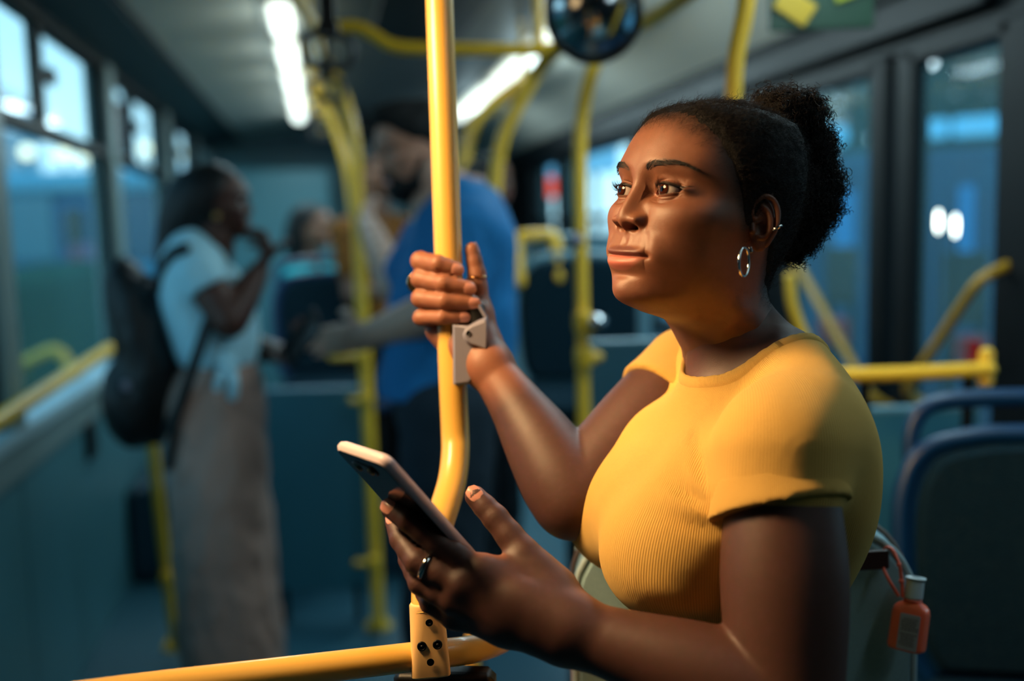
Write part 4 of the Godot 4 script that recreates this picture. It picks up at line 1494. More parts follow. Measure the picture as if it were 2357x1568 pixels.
func simple_person(label: String, px: float, py: float, d: float, fwd: Vector3, tint: Color, top: Material, hair: Material, low: Material, hair_len: float, seat: bool, base := 0.0) -> void:
	var ho := P(px, py, d)
	var t := thing("person", label, "person", Vector3(ho.x, 0, ho.z))
	var body := ArrayMesh.new()
	var b := other_head(body, ho, fwd, Vector3.UP, 0.95, tint)
	var I := Basis()
	var f := field_round([ho, ho - Vector3(0, 0.55, 0)], 0.34, 0.01)
	var n := ho - Vector3(0, 0.14, 0) - b.z * 0.03
	f.cap(ho - Vector3(0, 0.08, 0) - b.z * 0.03, n - Vector3(0, 0.06, 0), 0.05, 0.055, 0.01)
	for s in [-1.0, 1.0]:
		var sh: Vector3 = n - Vector3(0, 0.1, 0) + b.x * s * 0.17
		var el := sh - Vector3(0, 0.26, 0) + b.z * 0.05
		var wr: Vector3 = el + b.z * 0.2 - b.x * s * 0.08 + Vector3(0, 0.02, 0)
		limb(f, [sh, el], [0.046, 0.04])
		limb(f, [el, wr], [0.04, 0.027])
		simple_hand(f, wr, b.z - b.x * s * 0.3, b.x * -s, 0.4, 0.95)
	skin_put(f, body, Color(0.11 * tint.r, 0.045 * tint.g, 0.026 * tint.b))
	part_mesh("body", body, t)
	var s2 := field_round([n, n - Vector3(0, 0.5, 0)], 0.3, 0.011)
	s2.ell(n - Vector3(0, 0.25, 0), b, Vector3(0.165, 0.2, 0.11), 0.03)
	s2.ell(n - Vector3(0, 0.48, 0), b, Vector3(0.15, 0.14, 0.12), 0.05)
	for s in [-1.0, 1.0]:
		var sh: Vector3 = n - Vector3(0, 0.1, 0) + b.x * s * 0.17
		s2.cap(n - Vector3(0, 0.04, 0), sh, 0.045, 0.056, 0.03)
		s2.cap(sh, sh - Vector3(0, 0.16, 0) + b.z * 0.03, 0.058, 0.056, 0.02)
	cloth_part("top", s2, top, t, 0.008)
	var l := field_round([n - Vector3(0, 0.5, 0), Vector3(ho.x, 0, ho.z)], 0.5, 0.014)
	for s in [-1.0, 1.0]:
		var hip: Vector3 = n - Vector3(0, 0.56, 0) + b.x * s * 0.09
		if seat:
			limb(l, [hip, hip + b.z * 0.4, hip + b.z * 0.42 - Vector3(0, 0.4, 0)], [0.09, 0.07, 0.05])
		else:
			limb(l, [hip, hip - Vector3(0, 0.4, 0), Vector3(hip.x, base + 0.05, hip.z)], [0.1, 0.075, 0.055])
	cloth_part("trousers", l, low, t, 0.006)
	var h := field_round([ho, ho - Vector3(0, hair_len, 0)], 0.18, 0.008)
	var k := 0.00095
	h.ell(ho + b * (Vector3(0, 55, -20) * k), b, Vector3(86, 72, 102) * k, 0.01)
	h.ell(ho + b * (Vector3(0, 0, -62) * k), b, Vector3(82, 100, 60) * k, 0.02)
	if hair_len > 0.1:
		limb(h, [ho - b.z * 0.06, ho - b.z * 0.08 - Vector3(0, hair_len, 0)], [0.08, 0.06], 0.03)
	h.ell(ho + b * (Vector3(0, 5, 100) * k), b, Vector3(90, 75, 66) * k, 0.006, true)
	cloth_part("hair", h, hair, t, 0.005)
	eyes_for(t, ho, b, 0.95)

func passenger_others() -> void:
	var dk := mat(Color(0.015, 0.018, 0.022), 0.7)
	var jeans := mat(Color(0.02, 0.05, 0.08), 0.9)
	simple_person("dark haired girl in a turquoise top sitting in the rear row", 722, 528, 4.7, Vector3(0.8, 0, 0.55), Color(1.5, 2.0, 2.4), mat(Color(0.03, 0.62, 0.68), 0.85), dk, jeans, 0.12, true)
	var pat := mat(Color.WHITE, 0.9)
	pat.albedo_texture = noise_tex(44, 0.05, 256, [Color(0.0, 0.0, 0.0), Color(0.9, 0.55, 0.1)])
	pat.uv1_triplanar = true
	pat.uv1_scale = Vector3.ONE * 2.5
	simple_person("passenger in a brown and gold patterned shirt behind the bearded man", 872, 402, 4.25, Vector3(0.5, 0, 0.85), Color(1.6, 1.9, 2.1), pat, dk, mat(Color(0.01, 0.015, 0.025), 0.9), 0.05, false, 0.33)
	simple_person("passenger in a dark red top mostly hidden behind the man's shoulder", 1128, 425, 4.0, Vector3(0.6, 0, 0.7), Color(0.6, 0.7, 0.8), mat(Color(0.3, 0.03, 0.07), 0.9), dk, jeans, 0.08, false)

# ================================================================ the woman in front
const HO := Vector3(0.356, 1.451, -0.906)
const HS := 0.001007
var HB := Basis(Vector3(0.337, -0.033, 0.941), Vector3(0.191, 0.981, -0.034), Vector3(-0.922, 0.191, 0.337) * 0.917)

func hp(x: float, y: float, z: float) -> Vector3:
	return HO + HB * (Vector3(x, y, z) * HS)

# rows of nine points from the middle of the face round the left side to the back, in millimetres
func head_cage() -> Array:
	return [
		[[0, 115.0, -22.0], [1, 115.0, -22.0], [2, 115.0, -22.0], [3, 115.0, -22.0], [3, 115.0, -22.0], [3, 115.0, -23.0], [2, 115.0, -24.0], [1, 115.0, -24.0], [0, 115.0, -24.0]],
		[[0, 106.0, 24.0], [16, 106.0, 23.0], [31, 105.0, 17.0], [43, 103.0, 7.0], [50, 102.0, -6.0], [54, 101.0, -24.0], [48, 102.0, -48.0], [26, 104.0, -66.0], [0, 105.0, -72.0]],
		[[0, 95.0, 57.0], [18, 95.0, 56.0], [36, 94.0, 49.0], [52, 90.0, 34.0], [62, 87.0, 12.0], [66, 86.0, -16.0], [61, 87.0, -52.0], [36, 89.0, -80.0], [0, 90.0, -88.0]],
		[[0, 80.5, 75.0], [18, 80.0, 74.0], [37, 77.5, 66.0], [56, 72.5, 49.0], [69, 68.5, 22.0], [73, 66.5, -12.0], [67, 65.5, -54.0], [40, 67.5, -88.0], [0, 67.5, -98.0]],
		[[0, 60, 87], [18, 60, 85], [37, 58, 77], [57, 55, 59], [70, 52, 28], [75, 50, -8], [69, 47, -54], [42, 46, -89], [0, 46, -100]],
		[[0, 40, 91], [17, 41, 89], [36, 40, 82], [55, 38, 66], [68, 35, 36], [74, 30, -4], [69, 26, -51], [43, 24, -86], [0, 23, -98]],
		[[0, 21, 86], [15, 20, 81], [31, 19, 76], [50, 19, 63], [66, 18, 38], [72, 12, 0], [68, 8, -48], [42, 4, -82], [0, 3, -92]],
		[[0, 3, 87], [16, 2, 84.5], [34, 0, 81.5], [54, 1, 70], [68.5, -1, 45], [71, -5, 5], [65, -11, -43], [40, -16, -75], [0, -18, -84]],
		[[0, -23, 89], [15, -22, 87.5], [31, -21, 84], [49, -21, 71.5], [63, -22, 45], [66, -27, 6], [60, -31, -40], [38, -36, -68], [0, -40, -78]],
		[[0, -44, 92.5], [14, -43, 91], [29, -42, 86], [45, -42, 69], [58, -43, 43], [62, -47, 6], [56, -49, -38], [37, -53, -70], [0, -58, -82]],
		[[0, -67, 88.0], [13, -66.5, 85.5], [27, -64, 77.0], [41, -62, 59.0], [53, -61, 36.0], [58, -62, 4.0], [54, -63, -39.0], [37, -66, -80.0], [0, -72, -96.0]],
		[[0, -83, 83.0], [12, -82.5, 79.0], [24, -80, 69.0], [36, -76, 52.0], [47, -72, 31.0], [54, -72, 2.0], [53, -75, -45.0], [37, -78, -89.0], [0, -82, -106.0]],
		[[0, -90.5, 53.0], [10, -90, 51.0], [20, -88.5, 43.0], [31, -86, 30.0], [42, -82, 13.0], [49, -83, -10.0], [52, -87, -57.0], [38, -88, -104.0], [0, -90, -121.0]],
		[[0, -97, 7.0], [10, -97, 5.0], [20, -97, -1.0], [30, -97, -10.0], [39, -97, -22.0], [47, -97, -37.0], [52, -98, -76.0], [40, -97, -121.0], [0, -97, -139.0]],
		[[0, -117, -15.0], [9, -117, -17.0], [19, -117, -22.0], [30, -117, -30.0], [41, -116, -40.0], [50, -113, -57.0], [55, -110, -90.0], [43, -106, -132.0], [0, -104, -147.0]],
		[[0, -138, -34.0], [9, -138, -35.0], [20, -137, -36.0], [34, -135, -42.0], [47, -131, -52.0], [58, -127, -71.0], [66, -121, -108.0], [50, -115, -143.0], [0, -112, -155.0]],
		[[0, -154, -42.0], [12, -153, -39.0], [27, -151, -37.0], [46, -149, -44.0], [66, -146, -59.0], [88, -141, -85.0], [92, -134, -123.0], [60, -127, -157.0], [0, -124, -167.0]],
		[[0, -170, 4], [14, -169, 6], [32, -167, 5], [58, -165, -4], [88, -163, -24], [122, -162, -60], [120, -156, -105], [74, -147, -140], [0, -142, -149]],
		[[0, -198, 22], [16, -197, 22], [38, -196, 18], [68, -194, 8], [102, -194, -18], [138, -194, -62], [136, -190, -112], [84, -180, -150], [0, -176, -160]],
	]

func bump(p: Vector3, c: Vector3, r: Vector3) -> float:
	var q := (p - c) / r
	var e := q.length_squared()
	return exp(-e) if e < 9.0 else 0.0

func table(x: float, xs: Array, ys: Array) -> float:
	# smooth lookup, xs rising
	if x <= xs[0]: return ys[0]
	for i in range(1, xs.size()):
		if x <= xs[i]:
			var t: float = (x - xs[i - 1]) / (xs[i] - xs[i - 1])
			var m0: float = 0.0 if i < 2 else (ys[i] - ys[i - 2]) / (xs[i] - xs[i - 2]) * (xs[i] - xs[i - 1])
			var m1: float = 0.0 if i > xs.size() - 2 else (ys[i + 1] - ys[i - 1]) / (xs[i + 1] - xs[i - 1]) * (xs[i] - xs[i - 1])
			var t2 := t * t
			var t3 := t2 * t
			return (2 * t3 - 3 * t2 + 1) * ys[i - 1] + (t3 - 2 * t2 + t) * m0 + (3 * t2 - 2 * t3) * ys[i] + (t3 - t2) * m1
	return ys[-1]

const EC := Vector3(30.5, 19.0, 68.5)   # eyeball centre
const ER := 12.2

func lid_up(x: float) -> float:
	# height of the upper lid's edge over x (mm), inner corner to outer
	return table(x, [14.5, 17.0, 21, 27, 33, 39, 44, 47.0], [15.2, 18.6, 21.4, 22.9, 22.9, 21.8, 20.4, 19.4])

func lid_low(x: float) -> float:
	return table(x, [14.5, 17.0, 21, 27, 33, 39, 44, 47.0], [15.2, 14.6, 14.2, 14.0, 14.2, 15.5, 17.6, 19.4])

func brow_y(x: float) -> float:
	return table(x, [8, 13, 21, 31, 40, 47, 54, 60], [34.0, 36.5, 39.2, 41.6, 42.6, 41.4, 38.0, 34.0])

# how much a point of the face moves: the features, in millimetres; x is |x|
func sculpt(p: Vector3) -> Vector3:
	if p.z < 10.0:
		# neck muscles and throat
		if p.y < -60.0:
			var a := Vector3(60, -50, -22)
			var ab := Vector3(9, -158, -12) - a
			var t := clampf((p - a).dot(ab) / ab.length_squared(), 0, 1)
			var dd := (p - a - ab * t).length()
			p += Vector3(0.75, 0, 0.66) * 4.5 * exp(-pow(dd / 11.0, 2)) * smoothstep(-60.0, -78.0, p.y) * smoothstep(10.0, -4.0, p.z)
			p += Vector3(0, -2, -1) * 3.0 * bump(p, Vector3(0, -158, -14), Vector3(14, 12, 20))
		return p
	var x := p.x
	var y := p.y
	# brow ridge and socket
	p.z += 2.0 * bump(Vector3(x, y, 0), Vector3(26, 41, 0), Vector3(20, 7, 1)) 
	p.z -= 3.5 * bump(Vector3(x, y, 0), Vector3(14.5, 25, 0), Vector3(6, 8, 1))
	p.z -= 2.0 * bump(Vector3(x, y, 0), Vector3(42, 28, 0), Vector3(13, 6, 1))
	# cheeks
	p.z += 3.0 * bump(Vector3(x, y, 0), Vector3(40, -4, 0), Vector3(17, 15, 1))
	p.x += 1.5 * bump(Vector3(x, y, 0), Vector3(56, -6, 0), Vector3(14, 16, 1))
	# nose
	if y < 48.0 and y > -38.0 and x < 34.0:
		var hgt := table(y, [-31, -25, -21.5, -19, -16, -12.5, -8, -3, 2, 8.5, 16, 24, 32, 44], [0, 0.4, 2.0, 5.0, 10.5, 14.2, 15.2, 14.4, 12.4, 9.8, 7.0, 4.2, 2.2, 0])
		var wid := table(y, [-27, -21, -15, -9, -2, 5, 13, 22, 34], [9.5, 8.6, 9.8, 10.4, 9.4, 8.0, 7.4, 7.8, 11])
		p.z += hgt * exp(-pow(x / wid, 2.5))
		# wings
		var al := bump(Vector3(x, y, 0), Vector3(13.4, -11.5, 0), Vector3(5.2, 6.2, 1))
		p.z += 9.0 * al
		p.x += 3.0 * al
		p.z -= 3.2 * bump(Vector3(x, y, 0), Vector3(20.8, -11.0, 0), Vector3(2.2, 5.5, 1))
		# nostril
		var no := bump(Vector3(x, y, 0), Vector3(7.6, -18.2, 0), Vector3(4.2, 2.4, 1))
		p.z -= 11.0 * no
		p.y += 3.0 * no
		p.y -= 1.8 * bump(Vector3(x, y, 0), Vector3(0, -17.5, 0), Vector3(4.0, 4.0, 1))
		# groove under the nose
		p.z -= 1.0 * bump(Vector3(x, y, 0), Vector3(0, -31, 0), Vector3(3.2, 5, 1))
		p.z += 0.7 * bump(Vector3(x, y, 0), Vector3(5.5, -31, 0), Vector3(2.4, 5, 1))
	# fold from the nose to the mouth's corner, faint
	if y < -18.0 and y > -52.0:
		var fx := 23.5 + (-16.0 - y) * 0.22
		p.z -= 0.6 * exp(-pow((x - fx) / 3.5, 2)) * smoothstep(-18, -24, y) * smoothstep(-52, -42, y)
		p.z += 1.2 * exp(-pow((x - fx - 8.0) / 6.0, 2)) * smoothstep(-18, -26, y) * smoothstep(-54, -42, y)
	# mouth
	if y < -26.0 and y > -76.0:
		var t := minf(x / 26.5, 1.3)
		var f := maxf(1.0 - t * t, 0.0)
		var st := -43.6 + 1.2 * t * t
		var g := y - st
		var up := exp(-pow((g - 3.6) / 3.6, 2)) * (5.2 * pow(f, 0.6))
		var lo := exp(-pow((g + 6.4) / 5.4, 2)) * (6.6 * pow(f, 0.7))
		p.z += up + lo
		p.z -= 4.6 * exp(-pow(g / 1.15, 2)) * smoothstep(1.16, 0.85, t)
		p.z -= 3.0 * bump(Vector3(x, g, 0), Vector3(27.5, 0, 0), Vector3(3.8, 3.0, 1))
		p.z += 1.0 * bump(Vector3(x, g, 0), Vector3(34.0, 1, 0), Vector3(6, 9, 1))
		p.z -= 3.4 * exp(-pow((g + 17.0) / 4.0, 2)) * exp(-pow(x / 19.0, 2))
	p.z += 4.5 * bump(Vector3(x, y, 0), Vector3(0, -73, 0), Vector3(17, 10, 1))
	# eye: the lids lie on the ball, the opening falls back behind it
	if y < 36.0 and y > 2.0 and x > 9.0 and x < 58.0:
		var uy := lid_up(x)
		var ly := lid_low(x)
		var q := Vector2(x - EC.x, y - EC.y)
		var rr := ER + 0.95
		var zs := EC.z + sqrt(maxf(rr * rr - q.length_squared(), 9.0 + 20.0 * smoothstep(24, 16, x))) / 0.917
		var zball := EC.z + sqrt(maxf(ER * ER - q.length_squared(), 0.0)) / 0.917
		var out := maxf(y - uy, ly - y)
		if x < 14.5: out = maxf(out, Vector2(x - 14.5, y - 15.2).length())
		if x > 47.0: out = maxf(out, Vector2(x - 47.0, y - 19.4).length())
		if out > 0.0:
			var w := exp(-pow(out / 5.4, 2))
			p.z = lerpf(p.z, zs, w * 0.95)
			var cz := exp(-pow((y - uy - 3.6 - 0.6 * sin(x * 0.1)) / 0.9, 2)) * smoothstep(14, 20, x) * smoothstep(54, 46, x)
			p.z -= 1.7 * cz
			p.z += 1.1 * exp(-pow((y - uy - 6.5) / 2.6, 2)) * smoothstep(14, 22, x) * smoothstep(56, 46, x)
			for k in 3:
				p.z -= [0.75, 0.6, 0.4][k] * exp(-pow((y - ly + [2.6, 5.2, 8.2][k] + (x - 30.0) * [0.02, 0.07, 0.1][k]) / 0.62, 2)) * smoothstep(15, 21, x) * smoothstep([50, 46, 42][k], [42, 36, 32][k], x)
			p.z += 1.1 * exp(-pow((y - ly + 4.0) / 2.4, 2)) * smoothstep(16, 24, x) * smoothstep(50, 40, x)
			if q.length() < ER:
				p.z = maxf(p.z, zball + 0.35)
		else:
			p.z = minf(p.z, zs) - minf(-out * 9.0, lerpf(2.5, 7.5, smoothstep(14.5, 19.5, x)))
	# temple and jaw
	return p

func skin_color(p: Vector3, side: float) -> Color:
	var x := p.x
	var y := p.y
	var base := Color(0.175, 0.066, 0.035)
	base = base.lerp(Color(0.072, 0.03, 0.023), smoothstep(-60.0, -110.0, y) * 0.8)  # neck darker than the face: its weaker light put into the skin colour
	var n1 := skin_noise.get_noise_3d(p.x * side * 2.0, p.y * 2.0, p.z * 2.0)
	base = base * (1.0 + 0.10 * n1)
	if p.z > 20.0:
		# lips
		var t := x / 26.0
		if t < 1.12:
			var st := -43.6 + 1.2 * t * t
			var g := y - st
			var hi := (9.6 - 1.6 * exp(-pow(x / 3.0, 2))) * pow(maxf(1.0 - pow(t / 1.05, 2.2), 0.0), 0.8)
			var lo := 13.4 * pow(maxf(1.0 - pow(t / 1.05, 2.4), 0.0), 0.7)
			var u := smoothstep(hi + 0.7, hi - 0.9, g) * smoothstep(-0.2, 0.4, g)
			var l := smoothstep(-lo - 0.9, -lo + 1.0, g) * smoothstep(0.4, -0.2, g)
			base = base.lerp(Color(0.12, 0.042, 0.034), u * 0.85)
			var pink := smoothstep(-lo - 0.5, -lo * 0.5, g)
			base = base.lerp(Color(0.3, 0.09, 0.06).lerp(Color(0.43, 0.12, 0.09), pink), l * (1.0 - 0.75 * t * t))
		# brow ground tone, lids
		var by := y - brow_y(x)
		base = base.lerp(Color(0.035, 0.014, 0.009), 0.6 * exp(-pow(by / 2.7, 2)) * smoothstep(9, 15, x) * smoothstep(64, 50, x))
		if y < 34.0 and y > 4.0 and x > 11.0 and x < 58.0:
			var uy := lid_up(x)
			var ly := lid_low(x)
			var out := maxf(y - uy, ly - y)
			if y > (uy + ly) * 0.5:
				base = base.lerp(Color(0.012, 0.007, 0.006), 0.97 * smoothstep(3.3, 1.9, out + maxf(26.0 - x, 0.0) * 0.07) * smoothstep(15, 19, x) * smoothstep(49, 46, x))
				# wing of the liner
				var wy := 20.2 + (x - 42.0) * 0.3
				base = base.lerp(Color(0.012, 0.007, 0.006), 0.95 * smoothstep(2.2, 1.0, absf(y - wy) + maxf(x - 43.0, 0.0) * 0.13) * smoothstep(39, 42, x) * smoothstep(54, 51, x))
			else:
				base = base.lerp(Color(0.05, 0.02, 0.015), 0.75 * smoothstep(1.2, 0.3, out) * smoothstep(17, 30, x) * smoothstep(52, 48, x))
			if out <= -0.4:
				base = Color(0.1, 0.03, 0.025)
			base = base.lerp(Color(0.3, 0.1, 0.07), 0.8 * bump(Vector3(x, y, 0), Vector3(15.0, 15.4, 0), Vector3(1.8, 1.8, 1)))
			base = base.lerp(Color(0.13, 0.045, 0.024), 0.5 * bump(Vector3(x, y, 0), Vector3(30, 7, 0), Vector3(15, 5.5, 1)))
		base = base.lerp(Color(0.02, 0.006, 0.004), 0.97 * smoothstep(0.4, 0.85, bump(Vector3(x, y, 0), Vector3(7.6, -17.4, 0), Vector3(4.8, 2.8, 1))))  # shade inside the nostril put into the skin colour
	return base

var skin_noise := FastNoiseLite.new()

# 0 outside the hair, 1 well inside
func hair_mask(p: Vector3, side := 1.0) -> float:
	var x := p.x
	var a := atan2(x, p.z + 15.0)      # 0 at the face, PI at the back
	var line := table(a, [0.0, 0.35, 0.7, 0.88, 1.0, 1.12, 1.27, 1.42, 1.6, 1.8, 2.05, 2.4, 3.2], [92, 86, 69, 52, 36, 17, -6, 10, 30, -18, -44, -56, -62])
	line += 1.2 * sin(x * 0.55 * side + 1.0) + 0.5 * sin(x * 1.7)
	return clampf((p.y - line) / 13.0, -2.2, 1.0)

var head_pts := PackedVector3Array()     # millimetres
var head_cols := 0
var head_rows := 0

func build_head_skin(mb: MB, hair: MB, hair_spots: Array) -> void:
	skin_noise.frequency = 0.05
	skin_noise.fractal_octaves = 3
	var cage := head_cage()
	var nr := cage.size()
	var ring := []
	for r in nr:
		var o := []
		for j in 16:
			var q: Array = cage[r][j] if j <= 8 else cage[r][16 - j]
			o.append(Vector3(q[0] if j <= 8 else -q[0], q[1], q[2]))
		ring.append(o)
	# column parameters: dense over the face
	var us := PackedFloat32Array()
	var u := -4.4
	while u < 11.6 - 1e-4:
		us.append(u)
		var w := absf(u)
		u += 0.026 if w < 3.4 else 0.05 if w < 4.6 else 0.09
	var ts := PackedFloat32Array()
	var t := 0.0
	while t < 15.05:
		ts.append(t)
		t += 0.12 if t < 2.0 else 0.05 if t < 4.3 else 0.024 if t < 10.2 else 0.04 if t < 13.0 else 0.08

	head_cols = us.size()
	head_rows = ts.size()
	# spline each control row round, then columns down
	var cr_rows := []
	for r in nr:
		var o := PackedVector3Array()
		for uu in us:
			var k := int(floor(uu))
			var f := uu - k
			var a: Vector3 = ring[r][posmod(k - 1, 16)]
			var b: Vector3 = ring[r][posmod(k, 16)]
			var c: Vector3 = ring[r][posmod(k + 1, 16)]
			var d: Vector3 = ring[r][posmod(k + 2, 16)]
			o.append(b.cubic_interpolate(c, a, d, f))
		cr_rows.append(o)
	var base := mb.v.size()
	var hb := hair.v.size()
	var pts := PackedVector3Array()
	pts.resize(head_cols * head_rows)
	for j in head_cols:
		for i in head_rows:
			var tt := ts[i]
			var k := mini(int(tt), nr - 2)
			var f := tt - k
			var b: Vector3 = cr_rows[k][j]
			var c: Vector3 = cr_rows[k + 1][j]
			var a: Vector3 = cr_rows[k - 1][j] if k > 0 else b * 2.0 - c
			var d: Vector3 = cr_rows[k + 2][j] if k < nr - 2 else c * 2.0 - b
			var p := b.cubic_interpolate(c, a, d, f)
			var sd := 1.0 if p.x >= 0.0 else -1.0
			p.x = absf(p.x)
			p = sculpt(p)
			p.x *= sd
			pts[i * head_cols + j] = p
	head_pts = pts
	var hm := PackedFloat32Array()
	hm.resize(pts.size())
	for q in pts.size():
		var p := pts[q]
		var sd := 1.0 if p.x >= 0.0 else -1.0
		var ap := Vector3(absf(p.x), p.y, p.z)
		mb.v.append(HO + HB * (p * HS))
		mb.uv.append(Vector2(p.x, p.y) * 0.01)
		var m := hair_mask(ap, sd) if p.y > -75.0 and (p.z < 30.0 or p.y > 0.0) else -2.2
		hm[q] = m
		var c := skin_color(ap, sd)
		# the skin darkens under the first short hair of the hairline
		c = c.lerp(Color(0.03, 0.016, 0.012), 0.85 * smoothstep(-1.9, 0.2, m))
		mb.c.append(c)
	for i in head_rows - 1:
		for j in head_cols:
			var j2 := (j + 1) % head_cols
			var a := base + i * head_cols + j
			var b := base + i * head_cols + j2
			mb.ix.append_array(PackedInt32Array([a, b + head_cols, b, a, a + head_cols, b + head_cols]) if head_flip else PackedInt32Array([a, b, b + head_cols, a, b + head_cols, a + head_cols]))
	mb.fix_normals()
	# the hair lying on the skull: the same surface lifted where hair grows
	var nz := FastNoiseLite.new()
	nz.frequency = 0.11
	nz.fractal_octaves = 3
	var id := PackedInt32Array()
	id.resize(pts.size())
	id.fill(-1)
	for q in pts.size():
		if hm[q] > -1.7:
			id[q] = hair.v.size()
			var p := pts[q]
			var w := smoothstep(-0.25, 1.0, hm[q])
			var h := -0.8 + w * 2.6 + 1.3 * w * clampf((p.y - 20.0) / 60.0, 0.0, 1.0) * smoothstep(70.0, 10.0, p.z) + w * 1.5 * nz.get_noise_3dv(p)
			hair.v.append(mb.v[base + q] + mb.n[base + q] * h * HS)
			hair.uv.append(Vector2(p.x, p.y) * 0.01)
			hair.c.append(Color.WHITE)
			if q % 2 == 0:
				hair_spots.append([hair.v[-1], mb.n[base + q], p, hm[q]])
	for i in head_rows - 1:
		for j in head_cols:
			var j2 := (j + 1) % head_cols
			var a := id[i * head_cols + j]
			var b := id[i * head_cols + j2]
			var c := id[(i + 1) * head_cols + j2]
			var d := id[(i + 1) * head_cols + j]
			if a >= 0 and b >= 0 and c >= 0 and d >= 0:
				hair.ix.append_array(PackedInt32Array([a, c, b, a, d, c]) if head_flip else PackedInt32Array([a, b, c, a, c, d]))
	hair.fix_normals()

var head_flip := false

# ---- torso: she faces the left wall (-x), her left side is towards +z
var tor: SDF

func torso_field() -> void:
	tor = SDF.new(Vector3(0.16, 0.78, -1.16), Vector3(0.58, 1.46, -0.62), 0.0042)
	var I := Basis()
	tor.ell(Vector3(0.392, 1.14, -0.905), I, Vector3(0.09, 0.162, 0.125), 0.02)
	tor.ell(Vector3(0.425, 1.252, -0.905), I, Vector3(0.06, 0.058, 0.145), 0.04)
	tor.ell(Vector3(0.44, 1.208, -0.88), I, Vector3(0.06, 0.108, 0.115), 0.035)
	tor.ell(Vector3(0.366, 1.0, -0.9), I, Vector3(0.078, 0.15, 0.105), 0.05)
	tor.ell(Vector3(0.378, 0.84, -0.9), I, Vector3(0.1, 0.13, 0.14), 0.06)
	for s in [1.0, -1.0]:
		var z: float = -0.905 + s * 0.064
		tor.ell(Vector3(0.311, 1.156, z), Basis(Vector3.UP, s * 0.2), Vector3(0.074, 0.066, 0.066), 0.03)
		tor.ell(Vector3(0.352, 1.205, z), I, Vector3(0.062, 0.06, 0.06), 0.035)
		tor.cap(Vector3(0.432, 1.318, -0.905 + s * 0.035), Vector3(0.41, 1.283, -0.905 + s * 0.115), 0.03, 0.038, 0.035)
	tor.cap(Vector3(0.375, 1.262, -0.905), Vector3(0.325, 1.2, -0.905), 0.03, 0.03, 0.04)
	tor.ell(Vector3(0.318, 1.168, -0.905), I, Vector3(0.066, 0.06, 0.06), 0.03)
	tor.cap(Vector3(0.424, 1.265, -0.912), Vector3(0.384, 1.365, -0.918), 0.06, 0.0445, 0.03)
	var sl := arm_l()
	tor.cap(sl[0], sl[0].lerp(sl[1], 0.12), 0.054, 0.05, 0.035)
	var sr := arm_r()
	tor.cap(sr[0], sr[0].lerp(sr[1], 0.1), 0.042, 0.04, 0.03)

func arm_l() -> Array:
	return [Vector3(0.372, 1.262, -0.764), Vector3(0.352, 1.062, -0.712), P(1322, 1455, 0.84)]

func arm_r() -> Array:
	return [Vector3(0.392, 1.285, -1.045), P(1318, 1150, 1.03), P(1122, 838, 1.095)]

func inch(f: SDF, a: Vector3, b: Vector3, rs0: Array, k := 0.008, bow := Vector3.ZERO) -> void:
	var rs := smooth(rs0, 3)
	var n := rs.size()
	var prev := a
	for i in range(1, n):
		var t := float(i) / (n - 1)
		var p := a.lerp(b, t) + bow * sin(t * PI)
		f.cap(prev, p, rs[i - 1], rs[i], k)
		prev = p

# a finger through four joints; radii at them; tip a little flattened by its nail
func finger(f: SDF, j: Array, r: Array, k := 0.0022) -> void:
	for i in j.size() - 1:
		var m: Vector3 = (j[i] + j[i + 1]) / 2
		var rm: float = (r[i] + r[i + 1]) / 2 * 0.965
		f.cap(j[i], m, r[i], rm, k)
		f.cap(m, j[i + 1], rm, r[i + 1], k)

var nails := []

# nail plate at the end of a finger: last joint a, tip b, outward direction up
func nail(a: Vector3, b: Vector3, up: Vector3, r: float) -> void:
	nails.append([a, b, up, r])

